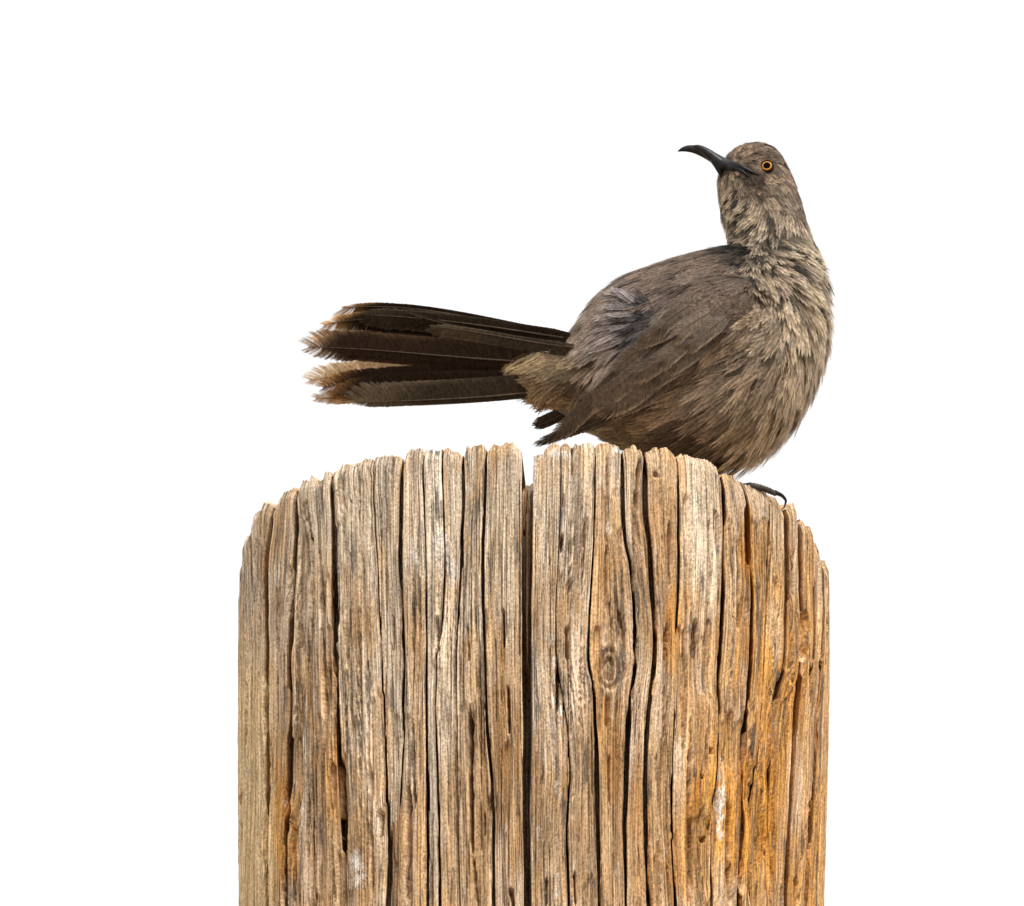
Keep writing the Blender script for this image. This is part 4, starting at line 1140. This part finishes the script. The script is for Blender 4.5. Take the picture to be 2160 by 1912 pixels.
def horn_loft(name, st, mat, parent=None, nseg=14):
    """st: (upper px, lower px, y, bulge towards camera m, bulge away m), round in section"""
    V, F = [], []
    a = np.array([[*z1(s[0]), *z1(s[1]), s[2], s[3], s[4]] for s in st])
    t = np.linspace(0, 1, len(a)); q = np.linspace(0, 1, 4 * len(a))
    a = np.stack([np.interp(q, t, a[:, k]) for k in range(7)], 1)
    for _ in range(3):
        a[1:-1] = (a[:-2] + 2 * a[1:-1] + a[2:]) / 4
    for r_ in a:
        hy = head_y((r_[0] + r_[2]) / 2, (r_[1] + r_[3]) / 2)
        if hy is not None:
            r_[4] = min(r_[4], hy - .0005 + r_[5] * .3)
        pa, pb = at_y(r_[0], r_[1], r_[4]), at_y(r_[2], r_[3], r_[4])
        c, h = (pa + pb) / 2, (pa - pb) / 2
        for j in range(nseg):
            ph = 2 * math.pi * j / nseg
            sn = math.sin(ph)
            V.append(c + h * math.cos(ph) + np.array([0, -1, 0]) * (r_[5] * sn if sn > 0 else r_[6] * sn))
    ns = len(a)
    for i in range(ns - 1):
        for j in range(nseg):
            F.append((i * nseg + j, i * nseg + (j + 1) % nseg, (i + 1) * nseg + (j + 1) % nseg, (i + 1) * nseg + j))
    F.append(tuple(range(nseg))[::-1]); F.append(tuple((ns - 1) * nseg + j for j in range(nseg)))
    me = bpy.data.meshes.new(name)
    me.from_pydata([tuple(p) for p in V], [], F)
    me.polygons.foreach_set('use_smooth', np.ones(len(me.polygons), bool))
    me.update()
    return child(name, me, mat, parent)

YB = HY + .004          # the bill lies near the head's middle plane and slants towards the camera at the gape
beak = part_empty("beak")
horn_loft("upper_mandible", [
  ((240,240),(243,246), YB+.004,.0002,.0002), ((268,210),(275,242), YB+.004,.0006,.0008), ((320,183),(330,243), YB+.004,.0009,.0012), ((390,176),(400,256), YB+.004,.0012,.0016),
  ((470,185),(470,286), YB+.004,.0014,.0022), ((550,215),(545,326), YB+.004,.0016,.0028), ((640,262),(610,370), YB+.0035,.0018,.0036), ((730,312),(690,420), YB+.003,.002,.0045),
  ((810,345),(790,430), YB+.0015,.0022,.0055), ((890,378),(880,440), YB,.0022,.006), ((980,428),(975,470), YB-.001,.0016,.005), ((1080,487),(1078,494), YB-.003,.0006,.002)], HORN, beak)
horn_loft("lower_mandible", [
  ((396,182),(400,192), YB+.001,.0003,.0003), ((440,172),(432,216), YB+.001,.0008,.0008), ((500,186),(475,250), YB+.001,.0013,.0012), ((570,220),(525,296), YB+.001,.0018,.0014),
  ((640,264),(580,352), YB+.001,.0021,.0016), ((715,316),(640,425), YB+.001,.0022,.0018), ((770,345),(720,430), YB,.0021,.0018), ((830,378),(800,440), YB-.0012,.0018,.0018),
  ((890,412),(880,464), YB-.0025,.0015,.0016), ((950,470),(945,496), YB-.0038,.0009,.0012), ((985,508),(983,512), YB-.0045,.0003,.0004)], HORN, beak)
horn_loft("lower_mandible_branch", [
  ((640,330),(570,340), YB+.0008,.0016,.0012), ((690,390),(612,398), YB+.0008,.0016,.0012), ((706,420),(640,446), YB+.0012,.0012,.0012), ((698,460),(664,482), YB+.0018,.0008,.001), ((692,505),(684,515), YB+.0022,.0003,.0004)], HORN, beak)

def simple_mat(name, colour, rough, coat=0.0):
    m, nt, out = new_mat(name)
    geo = N(nt, 'ShaderNodeNewGeometry').outputs['Position']
    nz = N(nt, 'ShaderNodeTexNoise', ins={'Vector': geo, 'Scale': 2600.0, 'Detail': 3.0}).outputs[0]
    c = mixc(nt, step(nt, nz, .3, .7), tuple(x * .75 for x in colour), tuple(min(1, x * 1.2) for x in colour))
    p = N(nt, 'ShaderNodeBsdfPrincipled', ins={'Base Color': c, 'Roughness': rough, 'Specular IOR Level': .03, 'Coat Weight': coat, 'Coat Roughness': .03})
    nt.links.new(p.outputs[0], out.inputs[0])
    return m
PUPIL, LID = simple_mat("black_pupil", (.002, .002, .0025), .35, .0), simple_mat("dark_eyelid", (.03, .02, .017), .55)

IRIS = feather_material("orange_iris_ring", 0.0, 0.35)
ec = np.array(at_y(*z1((1160, 400)), HY))
en = np.array([-.12, -.97, .12]); en /= np.linalg.norm(en)
ex = np.cross(en, [0, 0, 1]); ex /= np.linalg.norm(ex)
ey = np.cross(ex, en)
def revolve(name, prof_, mat, parent=None, nseg=40):
    V, F = [], []
    for r_, h in prof_:
        for j in range(nseg):
            a = 2 * math.pi * j / nseg
            V.append(tuple(ec + (ex * math.cos(a) + ey * math.sin(a)) * r_ + en * h))
    for i in range(len(prof_) - 1):
        for j in range(nseg):
            F.append((i * nseg + j, i * nseg + (j + 1) % nseg, (i + 1) * nseg + (j + 1) % nseg, (i + 1) * nseg + j))
    me = bpy.data.meshes.new(name)
    me.from_pydata(V, [], F)
    me.polygons.foreach_set('use_smooth', np.ones(len(me.polygons), bool))
    me.update()
    return child(name, me, mat, parent)
mm = .001
def dome(r_, h0, h1, r0=0.0):
    q = np.linspace(0, 1, 8)
    return [(r0 * mm + (r_ - r0) * mm * math.cos(a * math.pi / 2) if r0 == 0 else (r_ + (r0 - r_) * a) * mm, (h0 + (h1 - h0) * math.sin(a * math.pi / 2)) * mm) for a in q]
eye = part_empty("eye")
revolve("iris", [(2.25*mm, .2*mm), (2.2*mm, .75*mm), (1.9*mm, 1.0*mm), (1.55*mm, 1.12*mm), (1.3*mm, 1.16*mm), (.3*mm, 1.16*mm)], IRIS, eye)
iris = eye.children[0].data
set_attr(iris, "col", "FLOAT_COLOR", [(*c, 1) for c in ((.04,.015,.008), (.10,.03,.008), (.42,.11,.012), (.90,.42,.045), (.85,.40,.045), (.3,.1,.01)) for _ in range(40)])
revolve("pupil", dome(1.5, 1.12, 1.42), PUPIL, eye)
revolve("eyelid", [(2.8*mm, -.4*mm), (2.7*mm, .5*mm), (2.55*mm, 1.0*mm), (2.4*mm, 1.2*mm), (2.2*mm, 1.1*mm), (2.15*mm, .5*mm)], LID, eye)

# ------------------------------------------------------------------ legs, toes, claws
def tube(name, pts, radii, mat, parent, nseg=12, scales=0.0):
    P = np.array(pts, float); s = np.linspace(0, 1, len(P)); q = np.linspace(0, 1, 8 * len(P))
    C = np.stack([np.interp(q, s, P[:, k]) for k in range(3)], 1); Rr = np.interp(q, s, radii)
    for _ in range(6):
        C[1:-1] = (C[:-2] + 2 * C[1:-1] + C[2:]) / 4
    Rr = Rr * (1 + scales * np.sin(np.arange(len(q)) * 1.9))
    T = np.gradient(C, axis=0); T /= np.linalg.norm(T, axis=1)[:, None]
    ref = np.array([.3, -.8, .5])
    e1 = np.cross(T, ref); e1 /= np.linalg.norm(e1, axis=1)[:, None]; e2 = np.cross(T, e1)
    a = np.linspace(0, 2 * math.pi, nseg, endpoint=False)
    V = (C[:, None] + (e1[:, None] * np.cos(a)[None, :, None] + e2[:, None] * np.sin(a)[None, :, None]) * Rr[:, None, None])
    ids = np.arange(len(q) * nseg).reshape(len(q), nseg); nx_ = np.roll(ids, -1, 1)
    qd = np.stack([ids[:-1], nx_[:-1], nx_[1:], ids[1:]], -1).reshape(-1, 4)
    me = mesh_np(name, V.reshape(-1, 3), [qd, ids[:1, ::-1], ids[-1:]])
    return child(name, me, mat, parent)

def rim_pt(px, py, out):
    t, z = on_post(px, py, R)
    return np.array([(R + out) * math.sin(t), -(R + out) * math.cos(t), z])
def leg(belly, foot, toes, hind):
    lg = tube("leg", [belly, belly * .45 + foot * .55 + np.array([-.006, .0, .002]), foot + np.array([0, 0, .0018])], [.0022, .0015, .0014], SCALE, None, scales=.05)
    for pts in toes + [hind]:
        tube("toe", [foot + np.array([0, 0, .0015])] + pts[0], [.0012] * (len(pts[0])) + [.0009], SCALE, lg, scales=.12)
        tube("claw", pts[1], np.linspace(.00095, .00008, len(pts[1])), HORN, lg)
    return lg
# near foot: one long toe runs over the rim at the right, its claw hooking down the outside
vis = [rim_pt(*z5((1460, 372)), -.0008) + np.array([0, .001, .0006]), rim_pt(*z5((1500, 386)), .0004), rim_pt(*z5((1552, 408)), .0010), rim_pt(*z5((1596, 434)), .0014)]
claw = [rim_pt(*z5((1585, 422)), .0016), rim_pt(*z5((1618, 446)), .0026), rim_pt(*z5((1638, 478)), .0030), rim_pt(*z5((1636, 518)), .0024), rim_pt(*z5((1624, 538)), .0016)]
foot = vis[0] + np.array([-.016, .020, .0012])
foot[2] = HT + .001
def flat_toe(f, d, L):
    d = np.array([d[0], d[1], 0.0]); d /= np.linalg.norm(d)
    p = [f + d * L * .5 + np.array([0, 0, .0012]), f + d * L + np.array([0, 0, .0010])]
    c = [f + d * L * .97 + np.array([0, 0, .0012]), f + d * (L + .003) + np.array([0, 0, .0020]), f + d * (L + .0055) + np.array([0, 0, -.0002])]
    return (p, c)
belly = at_y(1385 * K, 890 * K, Y0 - .006)
leg(belly, foot, [(vis, claw), flat_toe(foot, (1, -.35), .013), flat_toe(foot, (1, .35), .017)], flat_toe(foot, (-1, .1), .012))
foot2 = np.array([.052, .004, HT + .001])
belly2 = at_y(1370 * K, 885 * K, Y0 + .014)
leg(belly2, foot2, [flat_toe(foot2, (1, -.1), .019), flat_toe(foot2, (.8, -.6), .016), flat_toe(foot2, (.8, .5), .016)], flat_toe(foot2, (-1, .1), .012))
